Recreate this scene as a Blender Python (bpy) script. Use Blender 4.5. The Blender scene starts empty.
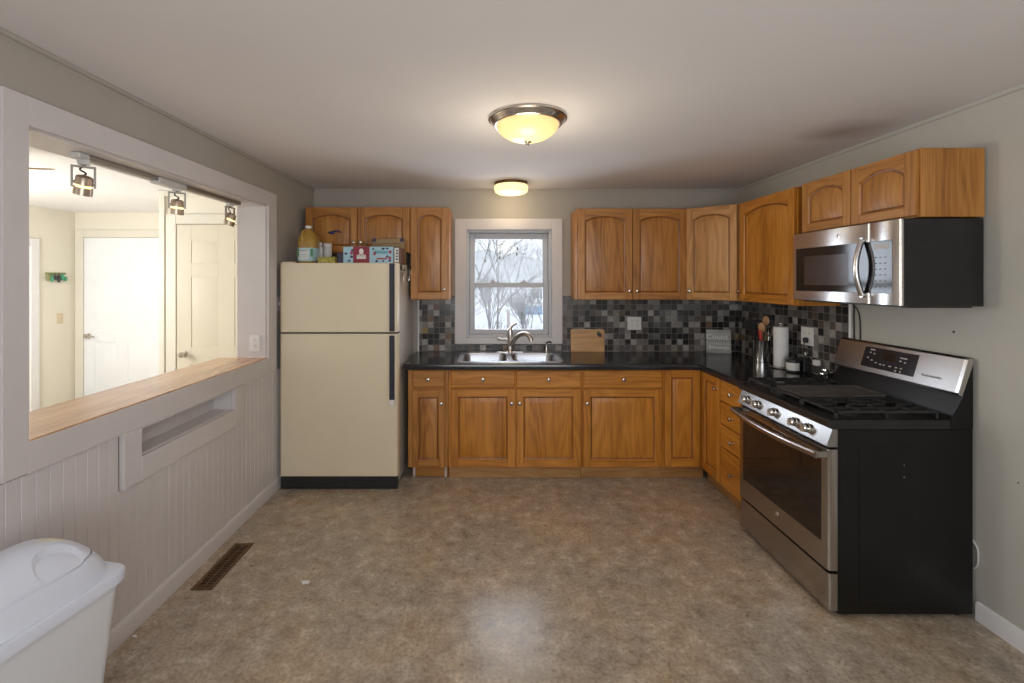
import bpy, bmesh, math, random
from mathutils import Vector, Matrix
from mathutils.geometry import tessellate_polygon

scene = bpy.context.scene
col = scene.collection
PI = math.pi
R = math.radians
random.seed(7)

# ------------------------------------------------------------------ camera, sky, lights, exposure
cam_data = bpy.data.cameras.new('camera')
cam = bpy.data.objects.new('camera', cam_data)
col.objects.link(cam)
cam.location = (0, 0, 1.56)
cam.rotation_euler = (R(90), 0, 0)
cam_data.sensor_width = 36
cam_data.lens = 16.0
cam_data.shift_x = 0.020
cam_data.shift_y = -0.060
cam_data.clip_start = 0.05
cam_data.clip_end = 400
scene.camera = cam

scene.view_settings.view_transform = 'Standard'
scene.view_settings.look = 'None'
scene.view_settings.gamma = 1.0
scene.view_settings.exposure = 0.15
scene.view_settings.use_curve_mapping = False

world = bpy.data.worlds.new('overcast_sky')
scene.world = world
world.use_nodes = True
_bg = world.node_tree.nodes['Background']
_bg.inputs['Color'].default_value = (0.86, 0.93, 1.0, 1)
_bg.inputs['Strength'].default_value = 1.15

def light(name, kind, loc, rot, energy, color, size=0.1, size_y=None):
    l = bpy.data.lights.new(name, kind)
    l.energy = energy
    l.color = color
    if kind == 'AREA':
        l.shape = 'RECTANGLE'
        l.size = size
        l.size_y = size_y or size
    else:
        l.shadow_soft_size = size
    o = bpy.data.objects.new(name, l)
    o.location = loc
    o.rotation_euler = rot
    col.objects.link(o)
    return o

# area lights for daylight, at invented unseen windows behind the camera and next door
light('added_rear_daylight', 'AREA', (0.3, -1.50, 1.45), (R(118), 0, 0), 46, (0.97, 0.98, 1.0), 2.3, 1.3)
light('added_hall_daylight', 'AREA', (-3.5, -1.50, 1.5), (R(112), 0, 0), 8, (0.98, 0.99, 1.0), 2.2, 1.6)
light('daylight_sink_window', 'AREA', (0.155, 4.30, 1.50), (R(-90), 0, 0), 9.5, (0.80, 0.88, 1.0), 0.6, 0.9)
light('hall_fill_light', 'POINT', (-4.30, 3.05, 1.60), (0, 0, 0), 88, (1.0, 0.985, 0.96), 0.25)  # unseen fill added to brighten the next room, no fixture here
light('ceiling_lamp_bulb', 'POINT', (0.184, 2.325, 2.00), (0, 0, 0), 5.5, (1.0, 0.86, 0.66), 0.12)
light('sink_lamp_bulb', 'POINT', (0.166, 3.87, 2.22), (0, 0, 0), 2.4, (1.0, 0.84, 0.58), 0.10)

# ------------------------------------------------------------------ materials
MATS = {}

def new_mat(name):
    m = bpy.data.materials.new(name)
    m.use_nodes = True
    MATS[name] = m
    nt = m.node_tree
    return m, nt, nt.nodes['Principled BSDF']

def node(nt, typ, **kw):
    n = nt.nodes.new(typ)
    for k, v in kw.items():
        setattr(n, k, v)
    return n

def ramp(nt, stops, interp='LINEAR'):
    n = nt.nodes.new('ShaderNodeValToRGB')
    cr = n.color_ramp
    cr.interpolation = interp
    while len(cr.elements) < len(stops):
        cr.elements.new(0.5)
    for e, (p, c) in zip(cr.elements, stops):
        e.position = p
        e.color = (c[0], c[1], c[2], 1)
    return n

def coords(nt, scale, rnd=True, kind='Object'):
    tc = node(nt, 'ShaderNodeTexCoord')
    mp = node(nt, 'ShaderNodeMapping')
    mp.inputs['Scale'].default_value = scale
    nt.links.new(tc.outputs[kind], mp.inputs['Vector'])
    if rnd:
        oi = node(nt, 'ShaderNodeObjectInfo')
        mu = node(nt, 'ShaderNodeMath', operation='MULTIPLY')
        mu.inputs[1].default_value = 41.0
        nt.links.new(oi.outputs['Random'], mu.inputs[0])
        nt.links.new(mu.outputs[0], mp.inputs['Location'])
    return mp

def plain(name, c, rough=0.5, metal=0.0, var=0.06, scale=14.0, bump=0.0, spec=0.5, coat=0.0, aniso=None):
    """one colour broken up by a faint noise"""
    m, nt, bs = new_mat(name)
    mp = coords(nt, aniso or (scale, scale, scale))
    nz = node(nt, 'ShaderNodeTexNoise')
    nz.inputs['Scale'].default_value = 1.0
    nz.inputs['Detail'].default_value = 4
    nt.links.new(mp.outputs[0], nz.inputs['Vector'])
    a = [max(0, x * (1 - var)) for x in c]
    b = [min(1, x * (1 + var)) for x in c]
    rp = ramp(nt, [(0.3, a), (0.7, b)])
    nt.links.new(nz.outputs['Fac'], rp.inputs[0])
    nt.links.new(rp.outputs[0], bs.inputs['Base Color'])
    bs.inputs['Roughness'].default_value = rough
    bs.inputs['Metallic'].default_value = metal
    bs.inputs['Specular IOR Level'].default_value = spec
    bs.inputs['Coat Weight'].default_value = coat
    if bump:
        bp = node(nt, 'ShaderNodeBump')
        bp.inputs['Strength'].default_value = bump
        bp.inputs['Distance'].default_value = 0.002
        nt.links.new(nz.outputs['Fac'], bp.inputs['Height'])
        nt.links.new(bp.outputs[0], bs.inputs['Normal'])
    return m

def emit(name, c, strength, edge=None):
    m, nt, bs = new_mat(name)
    mp = coords(nt, (6, 6, 6))
    nz = node(nt, 'ShaderNodeTexNoise')
    nt.links.new(mp.outputs[0], nz.inputs['Vector'])
    e = edge or [x * 0.93 for x in c]
    rp = ramp(nt, [(0.35, e), (0.65, c)])
    nt.links.new(nz.outputs['Fac'], rp.inputs[0])
    nt.links.new(rp.outputs[0], bs.inputs['Emission Color'])
    nt.links.new(rp.outputs[0], bs.inputs['Base Color'])
    bs.inputs['Emission Strength'].default_value = strength
    bs.inputs['Roughness'].default_value = 0.25
    return m

def wood(name, dark, mid, lite, axis='Z', rough=0.38, figure=20.0, coat=0.15):
    m, nt, bs = new_mat(name)
    def vec(across, along):
        s = [across] * 3
        s['XYZ'.index(axis)] = along
        return tuple(s)
    # broad growth-ring figure: contour lines of a long smooth noise
    mp = coords(nt, vec(5.0, 0.75))
    n1 = node(nt, 'ShaderNodeTexNoise')
    n1.inputs['Scale'].default_value = 1.0
    n1.inputs['Detail'].default_value = 2.0
    nt.links.new(mp.outputs[0], n1.inputs['Vector'])
    mu = node(nt, 'ShaderNodeMath', operation='MULTIPLY')
    mu.inputs[1].default_value = figure
    nt.links.new(n1.outputs['Fac'], mu.inputs[0])
    pp = node(nt, 'ShaderNodeMath', operation='PINGPONG')
    pp.inputs[1].default_value = 1.0
    nt.links.new(mu.outputs[0], pp.inputs[0])
    # fine pores
    mp2 = coords(nt, vec(170.0, 5.0))
    n2 = node(nt, 'ShaderNodeTexNoise')
    n2.inputs['Scale'].default_value = 1.0
    n2.inputs['Detail'].default_value = 3.0
    nt.links.new(mp2.outputs[0], n2.inputs['Vector'])
    # slow board to board tone
    mp3 = coords(nt, vec(9.0, 0.25))
    n3 = node(nt, 'ShaderNodeTexNoise')
    n3.inputs['Scale'].default_value = 1.0
    nt.links.new(mp3.outputs[0], n3.inputs['Vector'])
    def mixv(a, b, f):
        mx = node(nt, 'ShaderNodeMix', data_type='FLOAT')
        mx.inputs[0].default_value = f
        nt.links.new(a, mx.inputs[2]); nt.links.new(b, mx.inputs[3])
        return mx.outputs[0]
    v = mixv(pp.outputs[0], n2.outputs['Fac'], 0.74)
    v = mixv(v, n3.outputs['Fac'], 0.45)
    rp = ramp(nt, [(0.30, dark), (0.47, mid), (0.64, lite)])
    nt.links.new(v, rp.inputs[0])
    nt.links.new(rp.outputs[0], bs.inputs['Base Color'])
    bs.inputs['Roughness'].default_value = rough
    bs.inputs['Coat Weight'].default_value = coat
    bs.inputs['Coat Roughness'].default_value = 0.25
    bp = node(nt, 'ShaderNodeBump')
    bp.inputs['Strength'].default_value = 0.08
    bp.inputs['Distance'].default_value = 0.001
    nt.links.new(n2.outputs['Fac'], bp.inputs['Height'])
    nt.links.new(bp.outputs[0], bs.inputs['Normal'])
    return m

def steel(name, c, axis='Y', rough=0.27, lo=0.0):
    m, nt, bs = new_mat(name)
    s = [520.0] * 3
    s['XYZ'.index(axis)] = 3.0
    mp = coords(nt, tuple(s))
    nz = node(nt, 'ShaderNodeTexNoise')
    nz.inputs['Scale'].default_value = 1.0
    nz.inputs['Detail'].default_value = 2
    nt.links.new(mp.outputs[0], nz.inputs['Vector'])
    rp = ramp(nt, [(0.3, [x * 0.98 for x in c]), (0.7, [min(1, x * 1.02) for x in c])])
    nt.links.new(nz.outputs['Fac'], rp.inputs[0])
    nt.links.new(rp.outputs[0], bs.inputs['Base Color'])
    bs.inputs['Metallic'].default_value = 1.0
    mr = node(nt, 'ShaderNodeMapRange')
    mr.inputs[3].default_value = rough * 0.96
    mr.inputs[4].default_value = rough * 1.05
    bs.inputs['Roughness'].default_value = rough
    nt.nodes.remove(mr)
    return m

def floor_mat():
    m, nt, bs = new_mat('stone_look_vinyl')
    def nz(scale, detail, rough=0.6, dist=0.0):
        mp = coords(nt, (scale, scale, scale), rnd=False)
        n = node(nt, 'ShaderNodeTexNoise')
        n.inputs['Scale'].default_value = 1.0
        n.inputs['Detail'].default_value = detail
        n.inputs['Roughness'].default_value = rough
        n.inputs['Distortion'].default_value = dist
        nt.links.new(mp.outputs[0], n.inputs['Vector'])
        return n
    big, mid, fine, spk = nz(2.0, 4, 0.6, 0.2), nz(10.5, 9, 0.72, 0.1), nz(62, 4, 0.62), nz(30, 4, 0.55)
    r1 = ramp(nt, [(0.36, (0.38, 0.335, 0.285)), (0.50, (0.47, 0.38, 0.285)), (0.62, (0.57, 0.42, 0.27))])
    nt.links.new(big.outputs['Fac'], r1.inputs[0])
    r2 = ramp(nt, [(0.36, (0.19, 0.15, 0.11)), (0.455, (0.385, 0.32, 0.245)), (0.54, (0.46, 0.39, 0.305)), (0.64, (0.70, 0.62, 0.51))])
    nt.links.new(mid.outputs['Fac'], r2.inputs[0])
    m1 = node(nt, 'ShaderNodeMix', data_type='RGBA')
    m1.inputs[0].default_value = 0.55
    nt.links.new(r1.outputs[0], m1.inputs[6]); nt.links.new(r2.outputs[0], m1.inputs[7])
    r3 = ramp(nt, [(0.33, (0.60, 0.57, 0.54)), (0.5, (0.98, 0.97, 0.96)), (0.68, (1.22, 1.20, 1.18))])
    nt.links.new(fine.outputs['Fac'], r3.inputs[0])
    m2 = node(nt, 'ShaderNodeMix', data_type='RGBA', blend_type='MULTIPLY')
    m2.inputs[0].default_value = 0.7
    nt.links.new(m1.outputs[2], m2.inputs[6]); nt.links.new(r3.outputs[0], m2.inputs[7])
    r4 = ramp(nt, [(0.28, (0.42, 0.36, 0.30)), (0.36, (1, 1, 1))])
    nt.links.new(spk.outputs['Fac'], r4.inputs[0])
    m3 = node(nt, 'ShaderNodeMix', data_type='RGBA', blend_type='MULTIPLY')
    m3.inputs[0].default_value = 0.75
    nt.links.new(m2.outputs[2], m3.inputs[6]); nt.links.new(r4.outputs[0], m3.inputs[7])
    nt.links.new(m3.outputs[2], bs.inputs['Base Color'])
    mr = node(nt, 'ShaderNodeMapRange')
    mr.inputs[3].default_value = 0.17
    mr.inputs[4].default_value = 0.30
    nt.links.new(mid.outputs['Fac'], mr.inputs[0])
    nt.links.new(mr.outputs[0], bs.inputs['Roughness'])
    bp = node(nt, 'ShaderNodeBump')
    bp.inputs['Strength'].default_value = 0.05
    bp.inputs['Distance'].default_value = 0.002
    nt.links.new(fine.outputs['Fac'], bp.inputs['Height'])
    nt.links.new(bp.outputs[0], bs.inputs['Normal'])
    return m

def mosaic_mat(pitch=0.0525):
    """square stone mosaic in greys and browns with pale thin grout; works on both tiled walls"""
    m, nt, bs = new_mat('mosaic_tile')
    tc = node(nt, 'ShaderNodeTexCoord')
    sx = node(nt, 'ShaderNodeSeparateXYZ')
    nt.links.new(tc.outputs['Object'], sx.inputs[0])
    def mth(op, a, b=None):
        n = node(nt, 'ShaderNodeMath', operation=op)
        for i, v in enumerate((a, b)):
            if v is None: continue
            if isinstance(v, (int, float)): n.inputs[i].default_value = v
            else: nt.links.new(v, n.inputs[i])
        return n.outputs[0]
    u = mth('DIVIDE', mth('ADD', sx.outputs[0], mth('ADD', sx.outputs[1], 10.0)), pitch)
    v = mth('DIVIDE', mth('ADD', sx.outputs[2], 10.0), pitch)
    fu, fv = mth('FLOOR', u), mth('FLOOR', v)
    cb = node(nt, 'ShaderNodeCombineXYZ')
    nt.links.new(fu, cb.inputs[0]); nt.links.new(fv, cb.inputs[1])
    wn = node(nt, 'ShaderNodeTexWhiteNoise', noise_dimensions='2D')
    nt.links.new(cb.outputs[0], wn.inputs['Vector'])
    rp = ramp(nt, [(0.0, (0.018, 0.017, 0.018)), (0.14, (0.035, 0.032, 0.030)), (0.30, (0.062, 0.055, 0.050)),
                   (0.44, (0.125, 0.10, 0.082)), (0.56, (0.165, 0.155, 0.147)), (0.68, (0.10, 0.097, 0.10)),
                   (0.76, (0.24, 0.225, 0.21)), (0.86, (0.36, 0.345, 0.33)), (0.955, (0.20, 0.12, 0.075)),
                   (0.985, (0.34, 0.27, 0.11))], 'CONSTANT')
    nt.links.new(wn.outputs['Value'], rp.inputs[0])
    nz = node(nt, 'ShaderNodeTexNoise')
    nz.inputs['Scale'].default_value = 60
    nz.inputs['Detail'].default_value = 4
    nt.links.new(tc.outputs['Object'], nz.inputs['Vector'])
    r2 = ramp(nt, [(0.3, (0.72, 0.70, 0.68)), (0.7, (1.25, 1.25, 1.25))])
    nt.links.new(nz.outputs['Fac'], r2.inputs[0])
    mm = node(nt, 'ShaderNodeMix', data_type='RGBA', blend_type='MULTIPLY')
    mm.inputs[0].default_value = 0.8
    nt.links.new(rp.outputs[0], mm.inputs[6]); nt.links.new(r2.outputs[0], mm.inputs[7])
    # grout
    du = mth('ABSOLUTE', mth('SUBTRACT', mth('FRACT', u), 0.5))
    dv = mth('ABSOLUTE', mth('SUBTRACT', mth('FRACT', v), 0.5))
    g = mth('GREATER_THAN', mth('MAXIMUM', du, dv), 0.468)
    mg = node(nt, 'ShaderNodeMix', data_type='RGBA')
    nt.links.new(g, mg.inputs[0])
    nt.links.new(mm.outputs[2], mg.inputs[6])
    mg.inputs[7].default_value = (0.19, 0.18, 0.17, 1)
    nt.links.new(mg.outputs[2], bs.inputs['Base Color'])
    ro = node(nt, 'ShaderNodeMapRange')
    ro.inputs[3].default_value = 0.22
    ro.inputs[4].default_value = 0.75
    nt.links.new(g, ro.inputs[0])
    nt.links.new(ro.outputs[0], bs.inputs['Roughness'])
    bp = node(nt, 'ShaderNodeBump', invert=True)
    bp.inputs['Strength'].default_value = 0.35
    bp.inputs['Distance'].default_value = 0.002
    nt.links.new(g, bp.inputs['Height'])
    nt.links.new(bp.outputs[0], bs.inputs['Normal'])
    return m

def ceiling_mat():
    m, nt, bs = new_mat('ceiling_paint')
    tc = node(nt, 'ShaderNodeTexCoord')
    nz = node(nt, 'ShaderNodeTexNoise')
    nz.inputs['Scale'].default_value = 1.4
    nz.inputs['Detail'].default_value = 4
    nt.links.new(tc.outputs['Object'], nz.inputs['Vector'])
    rp = ramp(nt, [(0.3, (0.80, 0.775, 0.775)), (0.7, (0.84, 0.815, 0.815))])
    nt.links.new(nz.outputs['Fac'], rp.inputs[0])
    # an old brown water mark near the range, with its own ragged outline
    mp = node(nt, 'ShaderNodeMapping')
    mp.inputs['Location'].default_value = (-1.95, -2.53, -2.386)
    nt.links.new(tc.outputs['Object'], mp.inputs['Vector'])
    sc = node(nt, 'ShaderNodeVectorMath', operation='MULTIPLY')
    sc.inputs[1].default_value = (3.6, 4.6, 1)
    nt.links.new(mp.outputs[0], sc.inputs[0])
    n2 = node(nt, 'ShaderNodeTexNoise')
    n2.inputs['Scale'].default_value = 5.0
    n2.inputs['Detail'].default_value = 5
    nt.links.new(tc.outputs['Object'], n2.inputs['Vector'])
    ln = node(nt, 'ShaderNodeVectorMath', operation='LENGTH')
    nt.links.new(sc.outputs[0], ln.inputs[0])
    ad = node(nt, 'ShaderNodeMath', operation='ADD')
    nt.links.new(ln.outputs['Value'], ad.inputs[0]); nt.links.new(n2.outputs['Fac'], ad.inputs[1])
    rs = ramp(nt, [(0.38, (1, 1, 1)), (1.0, (0, 0, 0))])
    dv = node(nt, 'ShaderNodeMath', operation='MULTIPLY')
    dv.inputs[1].default_value = 0.66
    nt.links.new(ad.outputs[0], dv.inputs[0])
    nt.links.new(dv.outputs[0], rs.inputs[0])
    mx = node(nt, 'ShaderNodeMix', data_type='RGBA')
    ml = node(nt, 'ShaderNodeMath', operation='MULTIPLY')
    ml.inputs[1].default_value = 0.55
    nt.links.new(rs.outputs[0], ml.inputs[0])
    nt.links.new(ml.outputs[0], mx.inputs[0])
    nt.links.new(rp.outputs[0], mx.inputs[6])
    mx.inputs[7].default_value = (0.33, 0.235, 0.175, 1)
    nt.links.new(mx.outputs[2], bs.inputs['Base Color'])
    bs.inputs['Roughness'].default_value = 0.9
    bs.inputs['Specular IOR Level'].default_value = 0.2
    return m

def pane_mat(name, tint=(1, 1, 1), refl=0.08):
    m, nt, bs = new_mat(name)
    out = nt.nodes['Material Output']
    tr = node(nt, 'ShaderNodeBsdfTransparent')
    tr.inputs[0].default_value = (*tint, 1)
    gl = node(nt, 'ShaderNodeBsdfGlossy')
    gl.inputs['Roughness'].default_value = 0.03
    fr = node(nt, 'ShaderNodeFresnel')
    fr.inputs['IOR'].default_value = 1.22
    mx = node(nt, 'ShaderNodeMixShader')
    nt.links.new(fr.outputs[0], mx.inputs[0])
    nt.links.new(tr.outputs[0], mx.inputs[1]); nt.links.new(gl.outputs[0], mx.inputs[2])
    nt.links.new(mx.outputs[0], out.inputs['Surface'])
    return m

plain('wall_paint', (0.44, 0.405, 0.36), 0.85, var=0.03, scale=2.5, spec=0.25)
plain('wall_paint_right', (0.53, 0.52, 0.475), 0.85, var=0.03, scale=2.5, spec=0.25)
plain('hall_paint', (0.83, 0.79, 0.685), 0.85, var=0.02, scale=2.5, spec=0.25)
plain('trim_paint', (0.67, 0.635, 0.635), 0.45, var=0.025, scale=6)
plain('hall_trim_paint', (0.75, 0.715, 0.63), 0.45, var=0.02, scale=6)
plain('white_paint', (0.85, 0.85, 0.86), 0.4, var=0.02, scale=6)
plain('bright_door_paint', (0.86, 0.89, 0.92), 0.4, var=0.02, scale=6)
plain('cream_door_paint', (0.70, 0.645, 0.53), 0.42, var=0.02, scale=6)
plain('vinyl_shaded_white', (0.50, 0.51, 0.54), 0.35, var=0.02)  # white vinyl, its backlit shade put into a greyer base colour
floor_mat(); mosaic_mat(); ceiling_mat()
wood('oak_vertical', (0.23, 0.084, 0.015), (0.42, 0.173, 0.034), (0.54, 0.25, 0.062))
wood('oak_horizontal', (0.23, 0.084, 0.015), (0.42, 0.173, 0.034), (0.54, 0.25, 0.062), 'X')
wood('amber_oak_vertical', (0.30, 0.100, 0.009), (0.51, 0.195, 0.021), (0.64, 0.275, 0.042))
wood('amber_oak_horizontal', (0.30, 0.100, 0.009), (0.51, 0.195, 0.021), (0.64, 0.275, 0.042), 'X')
wood('pale_oak_vertical', (0.32, 0.135, 0.034), (0.53, 0.26, 0.080), (0.66, 0.36, 0.128))
wood('pale_oak_horizontal', (0.32, 0.135, 0.034), (0.53, 0.26, 0.080), (0.66, 0.36, 0.128), 'X')
wood('ledge_wood', (0.40, 0.17, 0.055), (0.55, 0.27, 0.105), (0.66, 0.36, 0.16), 'Y', rough=0.22, coat=0.4)
wood('maple_board', (0.36, 0.165, 0.045), (0.58, 0.31, 0.105), (0.68, 0.41, 0.165), 'X', figure=22)
wood('spoon_wood', (0.33, 0.16, 0.06), (0.48, 0.26, 0.11), (0.58, 0.34, 0.16), 'Z')
wood('toe_wood', (0.22, 0.10, 0.03), (0.40, 0.20, 0.065), (0.50, 0.28, 0.11), 'X')
plain('laminate_black', (0.020, 0.020, 0.023), 0.16, var=0.5, scale=220, spec=0.55)
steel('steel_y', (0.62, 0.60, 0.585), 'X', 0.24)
steel('steel_dark', (0.40, 0.385, 0.375), 'X', 0.27)
steel('steel_range', (0.44, 0.415, 0.395), 'X', 0.25)
wood('oak_groove', (0.14, 0.046, 0.007), (0.21, 0.074, 0.013), (0.27, 0.10, 0.022))
steel('sink_steel', (0.50, 0.52, 0.56), 'X', 0.26)
steel('nickel', (0.62, 0.585, 0.54), 'Z', 0.22)
steel('brushed_track', (0.32, 0.295, 0.26), 'Y', 0.38)
steel('bronze_shade', (0.50, 0.41, 0.32), 'Z', 0.34)
plain('chrome', (0.80, 0.79, 0.77), 0.12, 1.0, 0.02)
plain('enamel_black', (0.016, 0.016, 0.017), 0.30, var=0.2, spec=0.5)
plain('gloss_black', (0.010, 0.010, 0.011), 0.09, var=0.2, spec=0.6)
plain('cast_iron', (0.022, 0.022, 0.023), 0.55, var=0.4, scale=120, bump=0.3)
plain('griddle_grey', (0.085, 0.08, 0.076), 0.42, var=0.35, scale=14)
plain('oven_glass', (0.018, 0.014, 0.012), 0.06, var=0.2, spec=0.6)
plain('dark_glass_screen', (0.055, 0.040, 0.036), 0.16, var=0.1)
plain('black_plastic', (0.022, 0.022, 0.024), 0.42, var=0.15)
plain('panel_black', (0.018, 0.020, 0.028), 0.14, var=0.1)
plain('side_black', (0.008, 0.008, 0.0085), 0.32, var=0.25, scale=5, spec=0.32)
plain('print_grey', (0.55, 0.55, 0.55), 0.5)
plain('almond_enamel', (0.78, 0.685, 0.51), 0.34, var=0.02, scale=3, spec=0.5)
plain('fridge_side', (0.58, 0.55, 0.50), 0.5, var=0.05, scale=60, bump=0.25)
plain('handle_black', (0.030, 0.031, 0.045), 0.35, var=0.15)
plain('bin_plastic', (0.80, 0.82, 0.87), 0.42, var=0.02, scale=5)
plain('bin_body', (0.75, 0.77, 0.80), 0.5, var=0.02, scale=5)
plain('bin_smudge', (0.78, 0.77, 0.70), 0.5, var=0.03)
plain('seam_dark', (0.05, 0.05, 0.055), 0.6)
plain('white_plastic', (0.78, 0.77, 0.75), 0.4, var=0.02)
plain('tan_plastic', (0.70, 0.60, 0.42), 0.45, var=0.03)
plain('slot_dark', (0.10, 0.095, 0.09), 0.6)
plain('paper_white', (0.80, 0.80, 0.80), 0.9, var=0.03, scale=90, bump=0.4)
plain('sign_grey', (0.40, 0.40, 0.385), 0.75, var=0.25, aniso=(6, 60, 60))
plain('sign_letter', (0.80, 0.80, 0.78), 0.7)
plain('register_brown', (0.17, 0.095, 0.045), 0.42, 0.5, var=0.25, scale=40)
plain('register_dark', (0.02, 0.014, 0.010), 0.7)
plain('juice', (0.40, 0.24, 0.05), 0.16, var=0.08, scale=8)
plain('label_blue', (0.42, 0.62, 0.68), 0.5, var=0.1)
plain('label_pale', (0.70, 0.70, 0.66), 0.5, var=0.05)
plain('label_green', (0.10, 0.25, 0.13), 0.5, var=0.3, scale=60)
plain('carton_blue', (0.38, 0.60, 0.72), 0.5, var=0.08, scale=20)
plain('carton_teal', (0.12, 0.34, 0.45), 0.5, var=0.08)
plain('carton_maroon', (0.26, 0.022, 0.048), 0.5, var=0.1)
plain('carton_red', (0.36, 0.06, 0.10), 0.5)
plain('carton_dark', (0.06, 0.05, 0.09), 0.5)
plain('carton_yellow', (0.42, 0.36, 0.06), 0.5, var=0.55, scale=90)
plain('carton_brown', (0.17, 0.10, 0.075), 0.6, var=0.1)
plain('tan_case', (0.34, 0.235, 0.115), 0.45, var=0.12, scale=12)
plain('deep_blue', (0.025, 0.03, 0.19), 0.4, var=0.2)
plain('red_plastic', (0.52, 0.04, 0.03), 0.4)
plain('crock_steel', (0.66, 0.66, 0.66), 0.20, 1.0, 0.03)
plain('cord_black', (0.02, 0.02, 0.02), 0.5)
plain('hose_grey', (0.62, 0.62, 0.60), 0.4)
plain('bark', (0.19, 0.165, 0.15), 0.9, var=0.3, scale=20)
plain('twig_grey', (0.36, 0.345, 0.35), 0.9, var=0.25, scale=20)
plain('hazed_twig', (0.58, 0.58, 0.60), 0.9, var=0.15, scale=6)  # overexposed haze of the far trees put into the twig colour
plain('dry_leaf', (0.22, 0.17, 0.12), 0.8, var=0.3)
plain('snow', (0.86, 0.88, 0.92), 0.7, var=0.05, scale=1.2, bump=0.3)
plain('shed_blue', (0.34, 0.44, 0.60), 0.7, var=0.1)
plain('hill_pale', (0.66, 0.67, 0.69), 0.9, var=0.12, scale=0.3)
plain('post_pale', (0.62, 0.55, 0.54), 0.8)
plain('fan_wood', (0.62, 0.46, 0.26), 0.5, var=0.1)
plain('green_trinket', (0.06, 0.30, 0.17), 0.4, var=0.2)
plain('dark_trinket', (0.05, 0.05, 0.05), 0.4, var=0.2)
plain('olive_trinket', (0.25, 0.27, 0.10), 0.4, var=0.2)
emit('lit_glass', (0.95, 0.70, 0.32), 0.62, (0.95, 0.68, 0.30))
emit('lit_drum', (1.0, 0.80, 0.44), 0.95, (1.0, 0.77, 0.40))
emit('spot_glow', (1.0, 0.66, 0.25), 3.0)
pane_mat('window_pane')
pane_mat('clear_glass', (0.90, 0.92, 0.93))
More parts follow.
